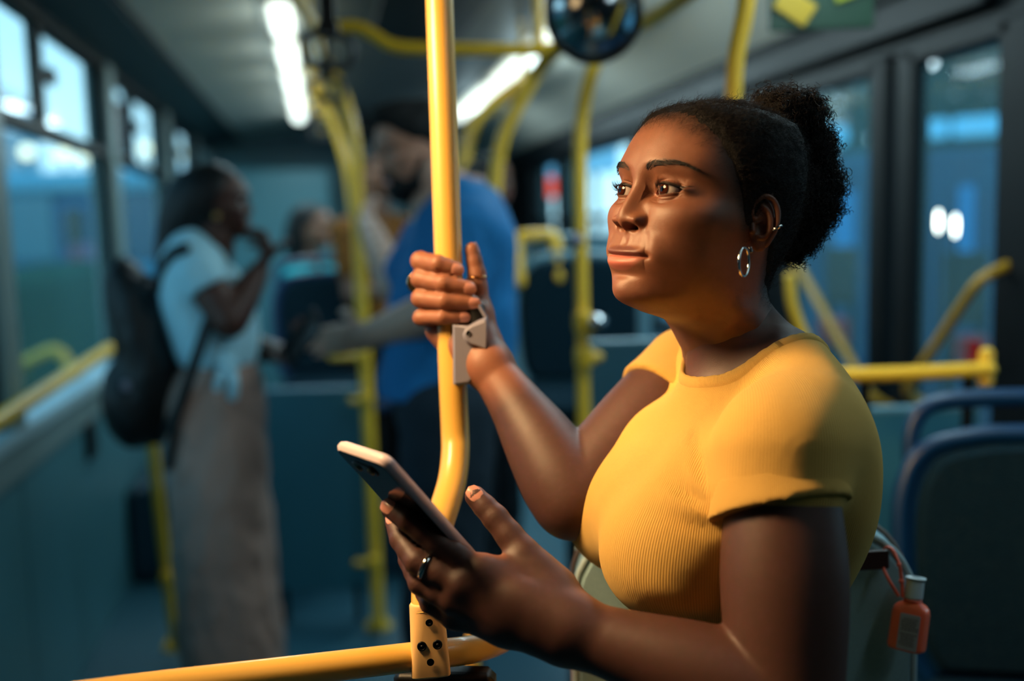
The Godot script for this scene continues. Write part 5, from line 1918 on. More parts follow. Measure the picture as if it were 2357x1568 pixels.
func left_hand(f: SDF) -> void:
	var a := arm_l()
	var w: Vector3 = a[2]
	var q := 1.16
	# forearm
	inch(f, a[1], w, [0.041, 0.042, 0.0405, 0.0375, 0.0335, 0.0295, 0.0265, 0.0255], 0.006, Vector3(0, 0.004, 0.004))
	f.cap(w + Vector3(0, 0.008, 0.004), w.lerp(P(1170, 1372, 0.845), 0.5), 0.0215, 0.023, 0.012)
	# back of the hand: one ray to each knuckle
	var kn := [P(1104, 1318, 0.848), P(1062, 1345, 0.845), P(1040, 1382, 0.851), P(1045, 1418, 0.864)]
	for i in 4:
		f.cap(w.lerp(kn[i], 0.12) + Vector3(0, 0, 0.002), w.lerp(kn[i], 0.55), 0.022, 0.018, 0.014)
		f.cap(w.lerp(kn[i], 0.55), kn[i], 0.018, [0.0125, 0.0122, 0.0118, 0.0113][i], 0.011)
		if i < 2:
			f.cap(kn[i] + Vector3(0, 0, 0.001), kn[i] + Vector3(0, 0.0005, 0.001), 0.0128, 0.0128, 0.008)
	f.cap(kn[0], kn[3], 0.0098, 0.0098, 0.008)
	# palm side flesh and thumb root
	f.cap(P(1250, 1400, 0.86), P(1120, 1390, 0.868), 0.023, 0.016, 0.015)
	var t := [P(1268, 1362, 0.86), P(1204, 1272, 0.868), P(1140, 1192, 0.88), P(1094, 1143, 0.888)]
	f.cap(w, t[0], 0.023, 0.022, 0.015)
	f.cap(t[0], t[1], 0.02, 0.0138, 0.012)
	finger(f, [t[1], t[2], t[3]], [0.0138, 0.0115, 0.0096], 0.003)
	f.cap(t[1].lerp(t[0], 0.45), kn[0], 0.0128, 0.011, 0.014)
	nail(t[2], t[3], (P(1120, 1130, 0.80) - P(1100, 1160, 0.865)).normalized(), 0.0092)
	var ix := [kn[0], P(1006, 1248, 0.852), P(940, 1197, 0.856), P(902, 1172, 0.866)]
	finger(f, ix, [0.0125, 0.0114, 0.0104, 0.009])
	nail(ix[2], ix[3], (P(885, 1150, 0.75) - ix[3]).normalized(), 0.009)
	var mid := [kn[1], P(960, 1292, 0.855), P(924, 1242, 0.874), P(909, 1204, 0.889)]
	finger(f, mid, [0.0125, 0.0114, 0.0103, 0.0088])
	nail(mid[2], mid[3], (P(870, 1195, 0.75) - mid[3]).normalized(), 0.0088)
	var rg := [kn[2], P(968, 1342, 0.858), P(942, 1290, 0.88), P(930, 1252, 0.898)]
	finger(f, rg, [0.0118, 0.0107, 0.0095, 0.0081])
	var pk := [kn[3], P(992, 1388, 0.868), P(968, 1345, 0.888), P(955, 1312, 0.905)]
	finger(f, pk, [0.011, 0.0098, 0.0086, 0.0074])

func right_hand(f: SDF) -> void:
	var a := arm_r()
	var w: Vector3 = a[2]
	inch(f, a[1], w, [0.041, 0.042, 0.0395, 0.036, 0.031, 0.0265, 0.0235, 0.0225], 0.006, Vector3(0.004, 0, 0))
	# palm behind the pole
	var kn := [P(992, 612, 1.146), P(988, 652, 1.15), P(988, 694, 1.15), P(990, 735, 1.144)]
	for i in 4:
		f.cap(w, w.lerp(kn[i], 0.5) + Vector3(0, 0, -0.012), 0.0205, 0.0175, 0.014)
		f.cap(w.lerp(kn[i], 0.5) + Vector3(0, 0, -0.012), kn[i], 0.0175, 0.0108, 0.011)
	f.cap(P(1060, 800, 1.115), P(1005, 762, 1.125), 0.016, 0.012, 0.014)
	for i in 4:
		var y: float = [601, 644, 687, 729][i]
		var d: Array = [[[968, 0, 1.108], [1008, 6, 1.0885], [1050, 19, 1.0915]], [[968, -2, 1.106], [1020, 8, 1.086], [1078, 20, 1.091]], [[968, 0, 1.106], [1022, 6, 1.086], [1088, 10, 1.092]], [[969, 2, 1.107], [1018, 2, 1.0885], [1066, 0, 1.093]]][i]
		var j := [kn[i], P(d[0][0], y + d[0][1], d[0][2]), P(d[1][0], y + d[1][1], d[1][2]), P(d[2][0], y + d[2][1], d[2][2])]
		var r: Array = [[0.011, 0.0108, 0.0098, 0.0086], [0.011, 0.0108, 0.0098, 0.0087], [0.0106, 0.0102, 0.0094, 0.0084], [0.0096, 0.0088, 0.008, 0.0073]][i]
		finger(f, j, r, 0.0018)
		f.cap(j[1], j[1] + (j[1] - j[2]).normalized() * 0.0008, r[1] * 1.04, r[1], 0.002)
		nail(j[2], j[3], (cam_pos - j[3]).normalized() + cam_basis * Vector3(0.35, -0.1, 0), r[3])
	# thumb beside the pole
	var t := [P(1112, 782, 1.105), P(1104, 700, 1.118), P(1097, 628, 1.12), P(1086, 574, 1.117)]
	f.cap(w, t[0], 0.02, 0.017, 0.012)
	f.cap(t[0], t[1], 0.0165, 0.0118, 0.012)
	f.cap(t[1].lerp(t[0], 0.3), kn[0].lerp(w, 0.35), 0.012, 0.012, 0.014)
	finger(f, [t[1], t[2], t[3]], [0.0118, 0.0102, 0.0082], 0.003)
	nail(t[2], t[3], cam_basis * Vector3(0.9, 0.2, 0.1), 0.008)

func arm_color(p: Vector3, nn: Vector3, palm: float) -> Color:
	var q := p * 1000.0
	var base := Color(0.072, 0.03, 0.023) * (1.0 + 0.12 * skin_noise.get_noise_3dv(q * 2.0))  # arms darker than the face: their shade put into the skin colour
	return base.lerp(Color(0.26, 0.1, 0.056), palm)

func arm_mesh(f: SDF, palm_dir: Vector3, from: Vector3, reach: float, tone := 0.0) -> MB:
	var mb := f.net(4)
	for i in mb.v.size():
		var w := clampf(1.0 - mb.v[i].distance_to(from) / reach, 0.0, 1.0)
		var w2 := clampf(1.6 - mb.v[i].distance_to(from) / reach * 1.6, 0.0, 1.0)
		mb.c[i] = arm_color(mb.v[i], mb.n[i], 0.75 * smoothstep(0.0, 0.3, w) * smoothstep(-0.1, 0.5, mb.n[i].dot(palm_dir))).lerp(Color(0.3, 0.115, 0.062), tone * w2)  # tone paints the light on the gripping hand into its skin colour
	return mb

func rib_uv(mb: MB, ctr: Vector3, axis: Vector3, back: Vector3, r: float) -> void:
	var e1 := (-back + axis * axis.dot(back)).normalized()
	var e2 := axis.cross(e1)
	for i in mb.v.size():
		var q := mb.v[i] - ctr
		mb.uv[i] = Vector2(atan2(q.dot(e2), q.dot(e1)) * r, q.dot(axis))

func fold(mb: MB, pts: Array, width: float, amp: float) -> void:
	var sm := smooth(pts, 5)
	var lo: Vector3 = sm[0]
	var hi: Vector3 = sm[0]
	for p in sm:
		lo = lo.min(p)
		hi = hi.max(p)
	lo -= Vector3.ONE * width * 3.0
	hi += Vector3.ONE * width * 3.0
	for i in mb.v.size():
		var p := mb.v[i]
		if p.x < lo.x or p.y < lo.y or p.z < lo.z or p.x > hi.x or p.y > hi.y or p.z > hi.z:
			continue
		var best := 9.0
		var bt := 0.0
		for k in sm.size() - 1:
			var ab: Vector3 = sm[k + 1] - sm[k]
			var t := clampf((p - sm[k]).dot(ab) / ab.length_squared(), 0.0, 1.0)
			var d: float = (p - sm[k] - ab * t).length_squared()
			if d < best:
				best = d
				bt = (k + t) / (sm.size() - 1)
		var e := best / (width * width)
		if e < 9.0:
			mb.v[i] = p + mb.n[i] * amp * exp(-e) * pow(sin(PI * clampf(bt * 0.9 + 0.05, 0, 1)), 0.6)

# the point of the torso's field under a pixel
func on_torso(px: float, py: float, f: SDF = null) -> Vector3:
	var g := f if f else tor
	var r := ray(px, py)
	var d := 0.7
	for i in 400:
		if g.at(cam_pos + r * d) < 0.0:
			return cam_pos + r * d
		d += 0.002
	return cam_pos + r * 0.95

func skin_material() -> StandardMaterial3D:
	var m := mat(Color.WHITE, 0.5, 0.0, 0.47)
	m.vertex_color_use_as_albedo = true
	m.subsurf_scatter_enabled = true
	m.subsurf_scatter_strength = 0.12
	var nt := noise_tex(21, 0.16, 512)
	m.heightmap_enabled = true
	m.heightmap_texture = nt
	m.heightmap_scale = 0.022
	m.uv1_triplanar = true
	m.uv1_scale = Vector3.ONE * 18.0
	return m

func build_woman() -> void:
	M.skin = skin_material()
	M.rib = rib_material()
	M.nail = mat(Color(0.78, 0.54, 0.47), 0.25, 0.0, 0.5)
	M.hair = mat(Color(0.045, 0.036, 0.034), 0.75, 0.0, 0.35)
	M.hair.heightmap_enabled = true
	M.hair.heightmap_texture = noise_tex(31, 0.12, 512)
	M.hair.heightmap_scale = 0.25
	M.hair.uv1_triplanar = true
	M.hair.uv1_scale = Vector3.ONE * 14.0
	var t := thing("person", "woman in a yellow ribbed short-sleeved top holding the pole, looking out of the window", "person", Vector3(0.42, 0.0, -0.98))
	var body := ArrayMesh.new()
	torso_field()
	var head := MB.new()
	var hair := MB.new()
	var spots := []
	build_head_skin(head, hair, spots)
	head.put_in(body, M.skin)
	var chest := SDF.new(tor.o, tor.o + Vector3(tor.nx - 1, tor.ny - 1, tor.nz - 1) * tor.h, tor.h)
	chest.d = tor.d.duplicate()
	chest.slice(neck_plane[0] - neck_plane[1] * 0.03, -neck_plane[1], 0.001)
	chest.slice(Vector3(0.4, 1.378, -0.9), Vector3.UP, 0.001)
	var cm := chest.net(2)
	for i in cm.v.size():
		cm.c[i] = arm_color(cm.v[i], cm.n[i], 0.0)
	cm.put_in(body, M.skin)
	# ear
	for s in [1.0, -1.0]:
		ear_mesh(s).put_in(body, M.skin)
	# arms with their hands
	var al := arm_l()
	var fl := SDF.new(P(850, 1100, 0.80).min(al[0]) - Vector3(0.1, 0.12, 0.05), al[0].max(al[1]).max(al[2]) + Vector3(0.07, 0.08, 0.1), 0.0023)
	fl = SDF.new(Vector3(-0.01, 0.98, -0.92), Vector3(0.46, 1.34, -0.62), 0.0023)
	inch(fl, al[0], al[1], [0.036, 0.042, 0.046, 0.0485, 0.047, 0.044, 0.0415], 0.008)
	left_hand(fl)
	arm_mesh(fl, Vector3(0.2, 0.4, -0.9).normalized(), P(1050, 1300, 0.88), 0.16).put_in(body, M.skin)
	var fr := SDF.new(Vector3(0.06, 1.08, -1.2), Vector3(0.45, 1.48, -0.9), 0.0023)
	inch(fr, arm_r()[0], arm_r()[1], [0.042, 0.043, 0.044, 0.044, 0.043, 0.042, 0.041], 0.008)
	right_hand(fr)
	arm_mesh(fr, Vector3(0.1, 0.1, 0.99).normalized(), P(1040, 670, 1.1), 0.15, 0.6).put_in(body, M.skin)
	part_mesh("body", body, t)
	part("hair", hair, M.hair, t)
	for q in nails:
		nail_mesh(q, t)
	build_top(t)
	build_hair(t, spots)
	build_lashes(t)
	build_jewellery(t)
	# eyes
	var em := mat(Color.WHITE, 0.07, 0.0, 0.3)
	em.vertex_color_use_as_albedo = true
	for s in [1.0, -1.0]:
		var e := MB.new()
		var c := hp(EC.x * s, EC.y, EC.z)
		var g := (HB * Vector3(0.0 + 0.04 * s, -0.04, 1.0)).normalized()
		var x := HB.y.cross(g).normalized()
		var y := g.cross(x)
		var N := 56
		for i in 61:
			var a := PI * i / 60.0
			a = a * a / PI * 0.6 + a * 0.4
			for j in N:
				var th := TAU * j / N
				var bul := 1.0 + 0.05 * smoothstep(0.55, 0.2, a)
				var q := g * cos(a) + (x * cos(th) + y * sin(th)) * sin(a)
				var k := 0.85 + 0.15 * sin(th * 23.0) * sin(th * 9.0 + 1.0)
				var col := Color(0.36, 0.30, 0.28)
				col = col.lerp(Color(0.3, 0.14, 0.11), smoothstep(0.75, 1.3, a) * 0.6)
				if a < 0.50: col = Color(0.038, 0.011, 0.006) * k
				col = col.lerp(Color(0.012, 0.006, 0.005), smoothstep(0.08, 0.03, absf(a - 0.5)))
				if a < 0.19: col = Color(0.002, 0.002, 0.002)
				e.col = col
				e.add(c + q * ER * bul * HS, q)
		for i in 60:
			for j in N:
				e.quad(i * N + j, i * N + (j + 1) % N, (i + 1) * N + (j + 1) % N, (i + 1) * N + j)
		part("eyeball", e, em, t)

func nail_mesh(q: Array, t: Node3D) -> void:
	var a: Vector3 = q[0]
	var b: Vector3 = q[1]
	var r: float = q[3]
	var z := (b - a).normalized()
	var up: Vector3 = (q[2] - z * z.dot(q[2])).normalized()
	var x := up.cross(z)
	var mb := MB.new()
	var rings := []
	for i in 9:
		var u := i / 8.0
		var o := []
		for j in 9:
			var v := j / 4.0 - 1.0
			var half := 0.62 * pow(maxf(1.0 - pow(absf(u * 2.0 - 1.0), 3.5), 0.0), 0.5) + 0.02
			var th := v * half * 1.15
			var lift := r * 1.075 - maxf(u - 0.55, 0.0) * r * 0.16
			o.append(b + z * (r * (-0.75 + 1.75 * u)) + (up * cos(th) + x * sin(th)) * lift - up * r * 0.42 * u * u * (1.0 if u > 0.3 else 0.0) * 0.6)
		rings.append(o)
	mb.loft(rings, false)
	part("fingernail", mb, M.nail, t)

func ear_mesh(s: float) -> MB:
	var f := SDF.new(Vector3(-30, -36, -16), Vector3(22, 36, 12), 0.95)
	f.ell(Vector3(-3, 2, -3.5), Basis(), Vector3(14.5, 26, 3.0), 2.0)
	f.ell(Vector3(0, -19, -2), Basis(), Vector3(8, 9, 3.2), 3.0)
	f.ell(Vector3(4, 0, -10), Basis(), Vector3(9, 20, 7), 4.0)
	var hx := smooth([Vector3(3, 3, -1.5), Vector3(9, 10, 0), Vector3(8, 19, 0.5), Vector3(2, 26.5, 1), Vector3(-6, 29, 1.2), Vector3(-13, 25, 1.2), Vector3(-17.5, 16, 1.2), Vector3(-18, 5, 0.8), Vector3(-15.5, -6, 0.2), Vector3(-11, -15, -0.5), Vector3(-7, -21, -1)], 4)
	for i in hx.size() - 1:
		f.cap(hx[i], hx[i + 1], 2.5, 2.5, 1.2)
	var ah := smooth([Vector3(-2, 19, -0.5), Vector3(-8, 13, 0.8), Vector3(-10.5, 4, 1.4), Vector3(-9, -6, 1.2), Vector3(-4, -13, 1.0), Vector3(2, -13.5, 0.5)], 4)
	for i in ah.size() - 1:
		f.cap(ah[i], ah[i + 1], 2.3, 2.3, 1.8)
	f.ell(Vector3(-1, -2, 1.5), Basis(), Vector3(6.6, 9.5, 6.5), 1.5, true)
	f.cap(Vector3(2, 2, -3), Vector3(-5, 5, -2.2), 1.3, 1.0, 1.5)
	f.cap(Vector3(8, -6, 0), Vector3(8, 0, -1), 3.2, 2.6, 2.0)
	var mb := f.net(1)
	var c := cos(0.42)
	var sn := sin(0.42)
	var tilt := Basis(Vector3.BACK, -0.2 + 0.05)
	for i in mb.v.size():
		var p := tilt * (mb.v[i] * 0.86)
		var q := Vector3(76.0 + p.z * c - p.x * sn * 1.25, 1.0 + p.y, -4.0 + p.x * c + p.z * sn)
		var k := clampf(0.75 + mb.v[i].z * 0.06, 0.3, 1.0)
		mb.c[i] = Color(0.16, 0.06, 0.032)
		q.x *= s
		mb.v[i] = HO + HB * (q * HS)
	if s < 0:
		for i in range(0, mb.ix.size(), 3):
			var a := mb.ix[i]
			mb.ix[i] = mb.ix[i + 1]
			mb.ix[i + 1] = a
	mb.fix_normals()
	return mb

func rib_material() -> StandardMaterial3D:
	var m := mat(Color(0.88, 0.7, 0.37), 0.85, 0.0, 0.25)
	var im := Image.create(128, 128, false, Image.FORMAT_RGB8)
	var al := Image.create(128, 128, false, Image.FORMAT_RGB8)
	rng.seed = 5
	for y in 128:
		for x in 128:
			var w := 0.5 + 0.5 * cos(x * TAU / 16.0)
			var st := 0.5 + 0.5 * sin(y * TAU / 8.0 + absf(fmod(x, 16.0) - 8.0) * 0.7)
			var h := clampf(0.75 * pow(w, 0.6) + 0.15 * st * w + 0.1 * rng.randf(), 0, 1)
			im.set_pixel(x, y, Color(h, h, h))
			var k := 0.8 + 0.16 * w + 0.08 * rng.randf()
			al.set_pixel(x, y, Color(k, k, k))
	m.heightmap_enabled = true
	m.heightmap_texture = ImageTexture.create_from_image(im)
	m.heightmap_scale = 0.085
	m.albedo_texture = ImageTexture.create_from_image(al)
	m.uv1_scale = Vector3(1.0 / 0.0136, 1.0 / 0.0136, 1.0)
	m.rim_enabled = true
	m.rim = 0.5
	m.rim_tint = 0.7
	return m

func build_top(t: Node3D) -> void:
	var top := thing_part("top", t)
	# body of the top: the torso's field, 2 mm out, cut at the neckline and at the armholes
	var g := SDF.new(tor.o, tor.o + Vector3(tor.nx - 1, tor.ny - 1, tor.nz - 1) * tor.h, tor.h)
	for i in g.d.size():
		g.d[i] = tor.d[i] - 0.0025
	var n0 := P(1594, 872, 0.95)
	var n1 := on_torso(1832, 800)
	var n2 := on_torso(1700, 852)
	var nn := (n1 - n0).cross(n2 - n0).normalized()
	nn = neck_plane[1]
	neck_cut(g)
	g.slice(Vector3(0.38, 0.86, -0.9), Vector3.DOWN, 0.003)
	var mb := g.net(1)
	rib_uv(mb, Vector3(0.385, 1.1, -0.905), Vector3(0.06, 1, 0.0).normalized(), Vector3(0.8, 0, -0.6), 0.125)
	for q in torso_folds():
		fold(mb, q[0], q[1], q[2])
	mb.fix_normals()
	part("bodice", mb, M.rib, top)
	neckband(top)
	M.rib_plain = mat(M.rib.albedo_color, 0.85)
	seam([[1712, 882], [1770, 868], [1828, 866]], top)
	seam([[1828, 866], [1829, 838], [1831, 808]], top)
	# sleeves
	for s in 2:
		var a: Array = arm_l() if s == 0 else arm_r()
		var ax: Vector3 = (a[1] - a[0]).normalized()
		var f := SDF.new(a[0] - Vector3.ONE * 0.17, a[0] + Vector3.ONE * 0.17, 0.0036)
		if s == 0:
			f.cap(a[0] + ax * 0.012, a[0] + ax * 0.07, 0.05, 0.0605, 0.01)
			f.cap(a[0] + ax * 0.07, a[0] + ax * 0.2, 0.0605, 0.057, 0.01)
			f.slice(Vector3(0.365, 1.217, -0.742), Vector3(0.02, -1, 0.5).normalized(), 0.0012)
		else:
			f.cap(a[0] - ax * 0.005, a[0] + ax * 0.05, 0.05, 0.05, 0.01)
			f.cap(a[0] + ax * 0.05, a[0] + ax * 0.2, 0.05, 0.048, 0.01)
			f.slice(P(1490, 905, 1.1), ax, 0.0015)
		var sb := f.net(1)
		rib_uv(sb, a[0], -ax, Vector3(0.3, 0, -1.0 if s == 0 else 1.0), 0.058)
		if s == 0:
			for q in sleeve_folds(f):
				fold(sb, q[0], q[1], q[2])
			sb.fix_normals()
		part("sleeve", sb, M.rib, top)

var neck_plane := [Vector3(0.36, 1.299, -0.95), Vector3(-0.36, 0.93, 0.0).normalized()]

# the neck opening: a long tilted egg taken out of the top
const NECK_C := Vector3(0.374, 1.423, -0.908)
const NECK_R := Vector3(0.085, 0.2, 0.069)
var neck_b := Basis(Vector3(0.92, 0.39, 0), Vector3(-0.39, 0.92, 0), Vector3(0, 0, 1)).orthonormalized()

func neck_cut(g: SDF) -> void:
	g.ell(NECK_C, neck_b, NECK_R, 0.003, true)

func path_on(f: SDF, px: Array) -> Array:
	var o := []
	for q in px:
		o.append(on_torso(q[0], q[1], f))
	return o

func torso_folds() -> Array:
	return [
		[path_on(tor, [[1604, 985], [1612, 1040], [1630, 1095], [1650, 1150]]), 0.0055, -0.006],
		[path_on(tor, [[1540, 1105], [1585, 1142], [1650, 1172]]), 0.005, -0.005],
		[path_on(tor, [[1530, 1140], [1590, 1172], [1655, 1190]]), 0.006, 0.004],
		[path_on(tor, [[1500, 1185], [1590, 1210], [1660, 1222]]), 0.007, -0.003],
		[path_on(tor, [[1580, 1060], [1600, 1105], [1640, 1150]]), 0.005, 0.003],
		[path_on(tor, [[1480, 1330], [1570, 1372], [1665, 1392]]), 0.012, 0.003],
		[path_on(tor, [[1470, 1375], [1570, 1415], [1665, 1432]]), 0.01, -0.002],
	]

func sleeve_folds(f: SDF) -> Array:
	return [
		[path_on(f, [[1700, 905], [1780, 925], [1860, 965], [1920, 1020], [1945, 1080]]), 0.009, -0.003],
		[path_on(f, [[1800, 900], [1870, 930], [1925, 985], [1950, 1050]]), 0.008, 0.0035],
		[path_on(f, [[1850, 985], [1905, 1030], [1935, 1075]]), 0.007, -0.002],
		[path_on(f, [[1662, 990], [1655, 1040], [1670, 1085]]), 0.006, -0.003],
		[path_on(f, [[1740, 1000], [1755, 1040], [1765, 1080]]), 0.012, 0.003],
		[path_on(f, [[1850, 1020], [1855, 1050], [1850, 1085]]), 0.012, -0.002],
	]

func seam(px: Array, t: Node3D) -> void:
	var ps := []
	var sm := smooth(px.map(func(q): return Vector2(q[0], q[1])), 5)
	for q in sm:
		ps.append(on_torso(q.x, q.y) - ray(q.x, q.y) * 0.0028)
	part("seam", MB.new().tube(ps, 0.0008, 6, 1), M.rib_plain, t)

# the narrow band round the neck opening, lying on the top
func neckband(t: Node3D) -> void:
	var rings := []
	for q in [[-0.0008, 0.0008], [0.0002, 0.0042], [0.003, 0.0046], [0.0065, 0.0046], [0.0085, 0.0036], [0.0095, 0.002]]:
		var r := []
		for k in 120:
			var a := TAU * k / 120
			var h := 0.0
			var p := NECK_C
			while h > -0.19:
				var w := sqrt(1.0 - h * h / 0.04)
				p = NECK_C + neck_b * Vector3(sin(a) * (NECK_R.x * w + q[0]), h, cos(a) * (NECK_R.z * w + q[0]))
				if tor.at(p) < q[1]:
					break
				h -= 0.0008
			r.append(p)
		rings.append(r)
	var mb := MB.new().loft(rings, true, false, false, 0.9, 0.012)
	part("neckband", mb, M.rib, t)

func thing_part(called: String, parent: Node3D) -> Node3D:
	var o := Node3D.new()
	o.name = called
	parent.add_child(o, true)
	return o

func many(called: String, mesh: Mesh, xs: Array, parent: Node3D, kind := "stuff") -> void:
	var mm := MultiMesh.new()
	mm.transform_format = MultiMesh.TRANSFORM_3D
	mm.mesh = mesh
	mm.instance_count = xs.size()
	for i in xs.size():
		mm.set_instance_transform(i, xs[i])
	var o := MultiMeshInstance3D.new()
	o.name = called
	o.multimesh = mm
	o.set_meta("kind", kind)
	parent.add_child(o, true)
	o.position = -parent.position

# one coil of hair, a unit long along z
func coil(turns: float, wide: float, thick: float, n := 22, taper := 0.4) -> ArrayMesh:
	var ps := []
	var rs := []
	for i in n + 1:
		var t := float(i) / n
		var a := t * turns * TAU
		var w := wide * (1.0 - taper * t) * smoothstep(0.0, 0.15, t)
		ps.append(Vector3(cos(a) * w, sin(a) * w, t))
		rs.append(thick * (1.0 - 0.5 * t))
	var mb := MB.new()
	mb.tube(ps, rs, 3, 0)
	return mb.mesh(M.strand)

func frame(z: Vector3, roll: float) -> Basis:
	var x := (Vector3.UP if absf(z.y) < 0.9 else Vector3.RIGHT).cross(z).normalized()
	return Basis(x, z.cross(x), z) * Basis(Vector3.BACK, roll)

func build_hair(t: Node3D, spots: Array) -> void:
	M.strand = mat(Color(0.085, 0.06, 0.05), 0.65, 0.0, 0.3)
	rng.seed = 99
	# the gathered puff at the back of the head
	var balls := [[1795, 262, 56, 0.97], [1842, 272, 62, 0.98], [1868, 345, 58, 0.99], [1882, 412, 46, 1.0], [1850, 430, 84, 0.995], [1862, 494, 56, 1.0], [1836, 545, 48, 0.99], [1772, 262, 38, 0.98], [1884, 470, 42, 1.0], [1775, 345, 80, 0.985], [1800, 455, 90, 0.985], [1815, 570, 34, 0.985]]
	var f := SDF.new(P(1810, 420, 1.0) - Vector3(0.14, 0.16, 0.16), P(1810, 420, 1.0) + Vector3(0.14, 0.16, 0.16), 0.004)
	for b in balls:
		var c := P(b[0], b[1], b[3])
		var r: float = b[2] / FPX * b[3] * 0.94
		f.cap(c, c + Vector3(0, 0.001, 0), r, r, 0.012)
	var mb := f.net(1)
	var nz := FastNoiseLite.new()
	nz.frequency = 55.0
	nz.fractal_octaves = 2
	var n2 := FastNoiseLite.new()
	n2.noise_type = FastNoiseLite.TYPE_CELLULAR
	n2.frequency = 85.0
	for i in mb.v.size():
		mb.v[i] += mb.n[i] * (nz.get_noise_3dv(mb.v[i]) * 0.006 - n2.get_noise_3dv(mb.v[i]) * 0.004 - 0.003)
	mb.fix_normals()
	part("hair_puff", mb, M.hair, t)
	var curl := coil(3.0, 0.2, 0.032)
	var curl2 := coil(2.0, 0.3, 0.036)
	var xs := [[], []]
	for i in mb.v.size():
		if i % 2 == 0 or mb.n[i].dot((mb.v[i] - cam_pos).normalized()) > 0.55:
			continue
		for k in 2:
			var o := Vector3(rng.randfn(), rng.randfn(), rng.randfn()) * 0.45
			var z := (mb.n[i] + o + Vector3(0, -0.2, 0)).normalized()
			var len := rng.randf_range(0.008, 0.0155)
			var p := mb.v[i] + Vector3(rng.randfn(), rng.randfn(), rng.randfn()) * 0.0015 - mb.n[i] * 0.003
			xs[k].append(Transform3D(frame(z, rng.randf() * TAU).scaled_local(Vector3.ONE * len), p))
	many("curls", curl, xs[0], t)
	many("curls", curl2, xs[1], t)
	# short hair lying back over the skull towards the puff
	var lie := coil(1.6, 0.09, 0.012, 12, 0.2)
	var ys := []
	var goal := P(1815, 370, 0.985)
	for s in spots:
		if s[2].x < -50.0 and s[2].z < 30.0:
			continue
		var edge: float = s[3]
		var dens := clampf(0.42 + edge * 0.25, 0.015, 0.8)
		for k in 2:
			if rng.randf() > dens:
				continue
			var nn: Vector3 = s[1]
			var dir: Vector3 = (goal - s[0]).normalized()
			dir = (dir - nn * dir.dot(nn)).normalized()
			dir = (dir + nn * rng.randf_range(-0.05, 0.22) + Vector3(rng.randfn(), rng.randfn(), rng.randfn()) * 0.3).normalized()
			var len := rng.randf_range(0.006, 0.015) * (1.0 if edge > 0.3 else 0.6)
			var p: Vector3 = s[0] + Vector3(rng.randfn(), rng.randfn(), rng.randfn()) * 0.0007
			ys.append(Transform3D(frame(dir, rng.randf() * TAU).scaled_local(Vector3.ONE * len), p))
	many("short_hair", lie, ys, t)

# the nearest head vertex in front of (x, y), as a place on the face in mm
func face_at(x: float, y: float) -> Vector3:
	var best := 1e9
	var out := Vector3(x, y, 80)
	for i in head_pts.size():
		var p := head_pts[i]
		if p.z > 20.0:
			var d := (p.x - x) * (p.x - x) + (p.y - y) * (p.y - y)
			if d < best:
				best = d
				out = p
	return out

func build_lashes(t: Node3D) -> void:
	rng.seed = 4
	var dark := mat(Color(0.05, 0.035, 0.03), 0.6)
	for s in [1.0, -1.0]:
		var mb := MB.new()
		# upper lashes
		for i in 46:
			var u := i / 45.0
			var x := lerpf(18.5, 46.5, u)
			var y := lid_up(x) - 0.2
			var q := Vector2(x - EC.x, y - EC.y)
			var rr := ER + 1.6
			var z := EC.z + sqrt(maxf(rr * rr - q.length_squared(), 20.0)) / 0.917 - 0.6
			var out := Vector3((x - EC.x) * 0.03 + rng.randf_range(-0.1, 0.1), 0.0, 1.0).normalized()
			var L := lerpf(5.0, 8.5, u) * rng.randf_range(0.8, 1.1)
			var ps := []
			for k in 5:
				var v := k / 4.0
				var p := Vector3(x, y, z) + out * L * v * (1.0 - 0.25 * v) + Vector3((u - 0.3) * L * 0.5 * v, L * (-0.12 * v + 0.75 * v * v), 0)
				ps.append(hp(p.x * s, p.y, p.z))
			mb.tube(ps, [0.00018, 0.00017, 0.00014, 0.0001, 0.00004], 3, 0)
		for i in 22:
			var x := lerpf(24.0, 44.0, i / 21.0)
			var y := lid_low(x)
			var q := Vector2(x - EC.x, y - EC.y)
			var z := EC.z + sqrt(maxf(13.2 * 13.2 - q.length_squared(), 20.0)) / 0.917
			var ps := []
			for k in 3:
				var v := k / 2.0
				ps.append(hp((x + v * 0.6) * s, y - 1.6 * v, z + 1.8 * v))
			mb.tube(ps, [0.00011, 0.00009, 0.00004], 3, 0)
		part("eyelashes", mb, dark, t).set_meta("kind", "stuff")
		# brow hairs
		var cache := {}
		var br := MB.new()
		for i in 250:
			var u := rng.randf()
			var x := lerpf(12.0, 55.0, u)
			var w := lerpf(2.7, 1.0, smoothstep(0.25, 1.0, u)) * smoothstep(-0.05, 0.06, u)
			var y := brow_y(x) + rng.randf_range(-1, 1) * w
			var key := Vector2i(int(x), int(y))
			if not cache.has(key):
				cache[key] = face_at(key.x + 0.5, key.y + 0.5).z
			var z: float = cache[key]
			var L := rng.randf_range(4.0, 6.5)
			var dir := Vector3(lerpf(0.8, 1.0, smoothstep(0, 0.3, u)), lerpf(0.7, -0.25, smoothstep(0.0, 0.6, u)) + rng.randf_range(-0.2, 0.2), 0).normalized()
			var slope := -0.012 * x * 1.0
			var ps := []
			for k in 3:
				var v := k / 2.0
				ps.append(hp((x + dir.x * L * v) * s, y + dir.y * L * v, z + 0.25 + 0.9 * sin(v * 2.2) + slope * dir.x * L * v))
			br.tube(ps, [0.0002, 0.00016, 0.00003], 3, 0)
		part("eyebrow", br, dark, t).set_meta("kind", "stuff")

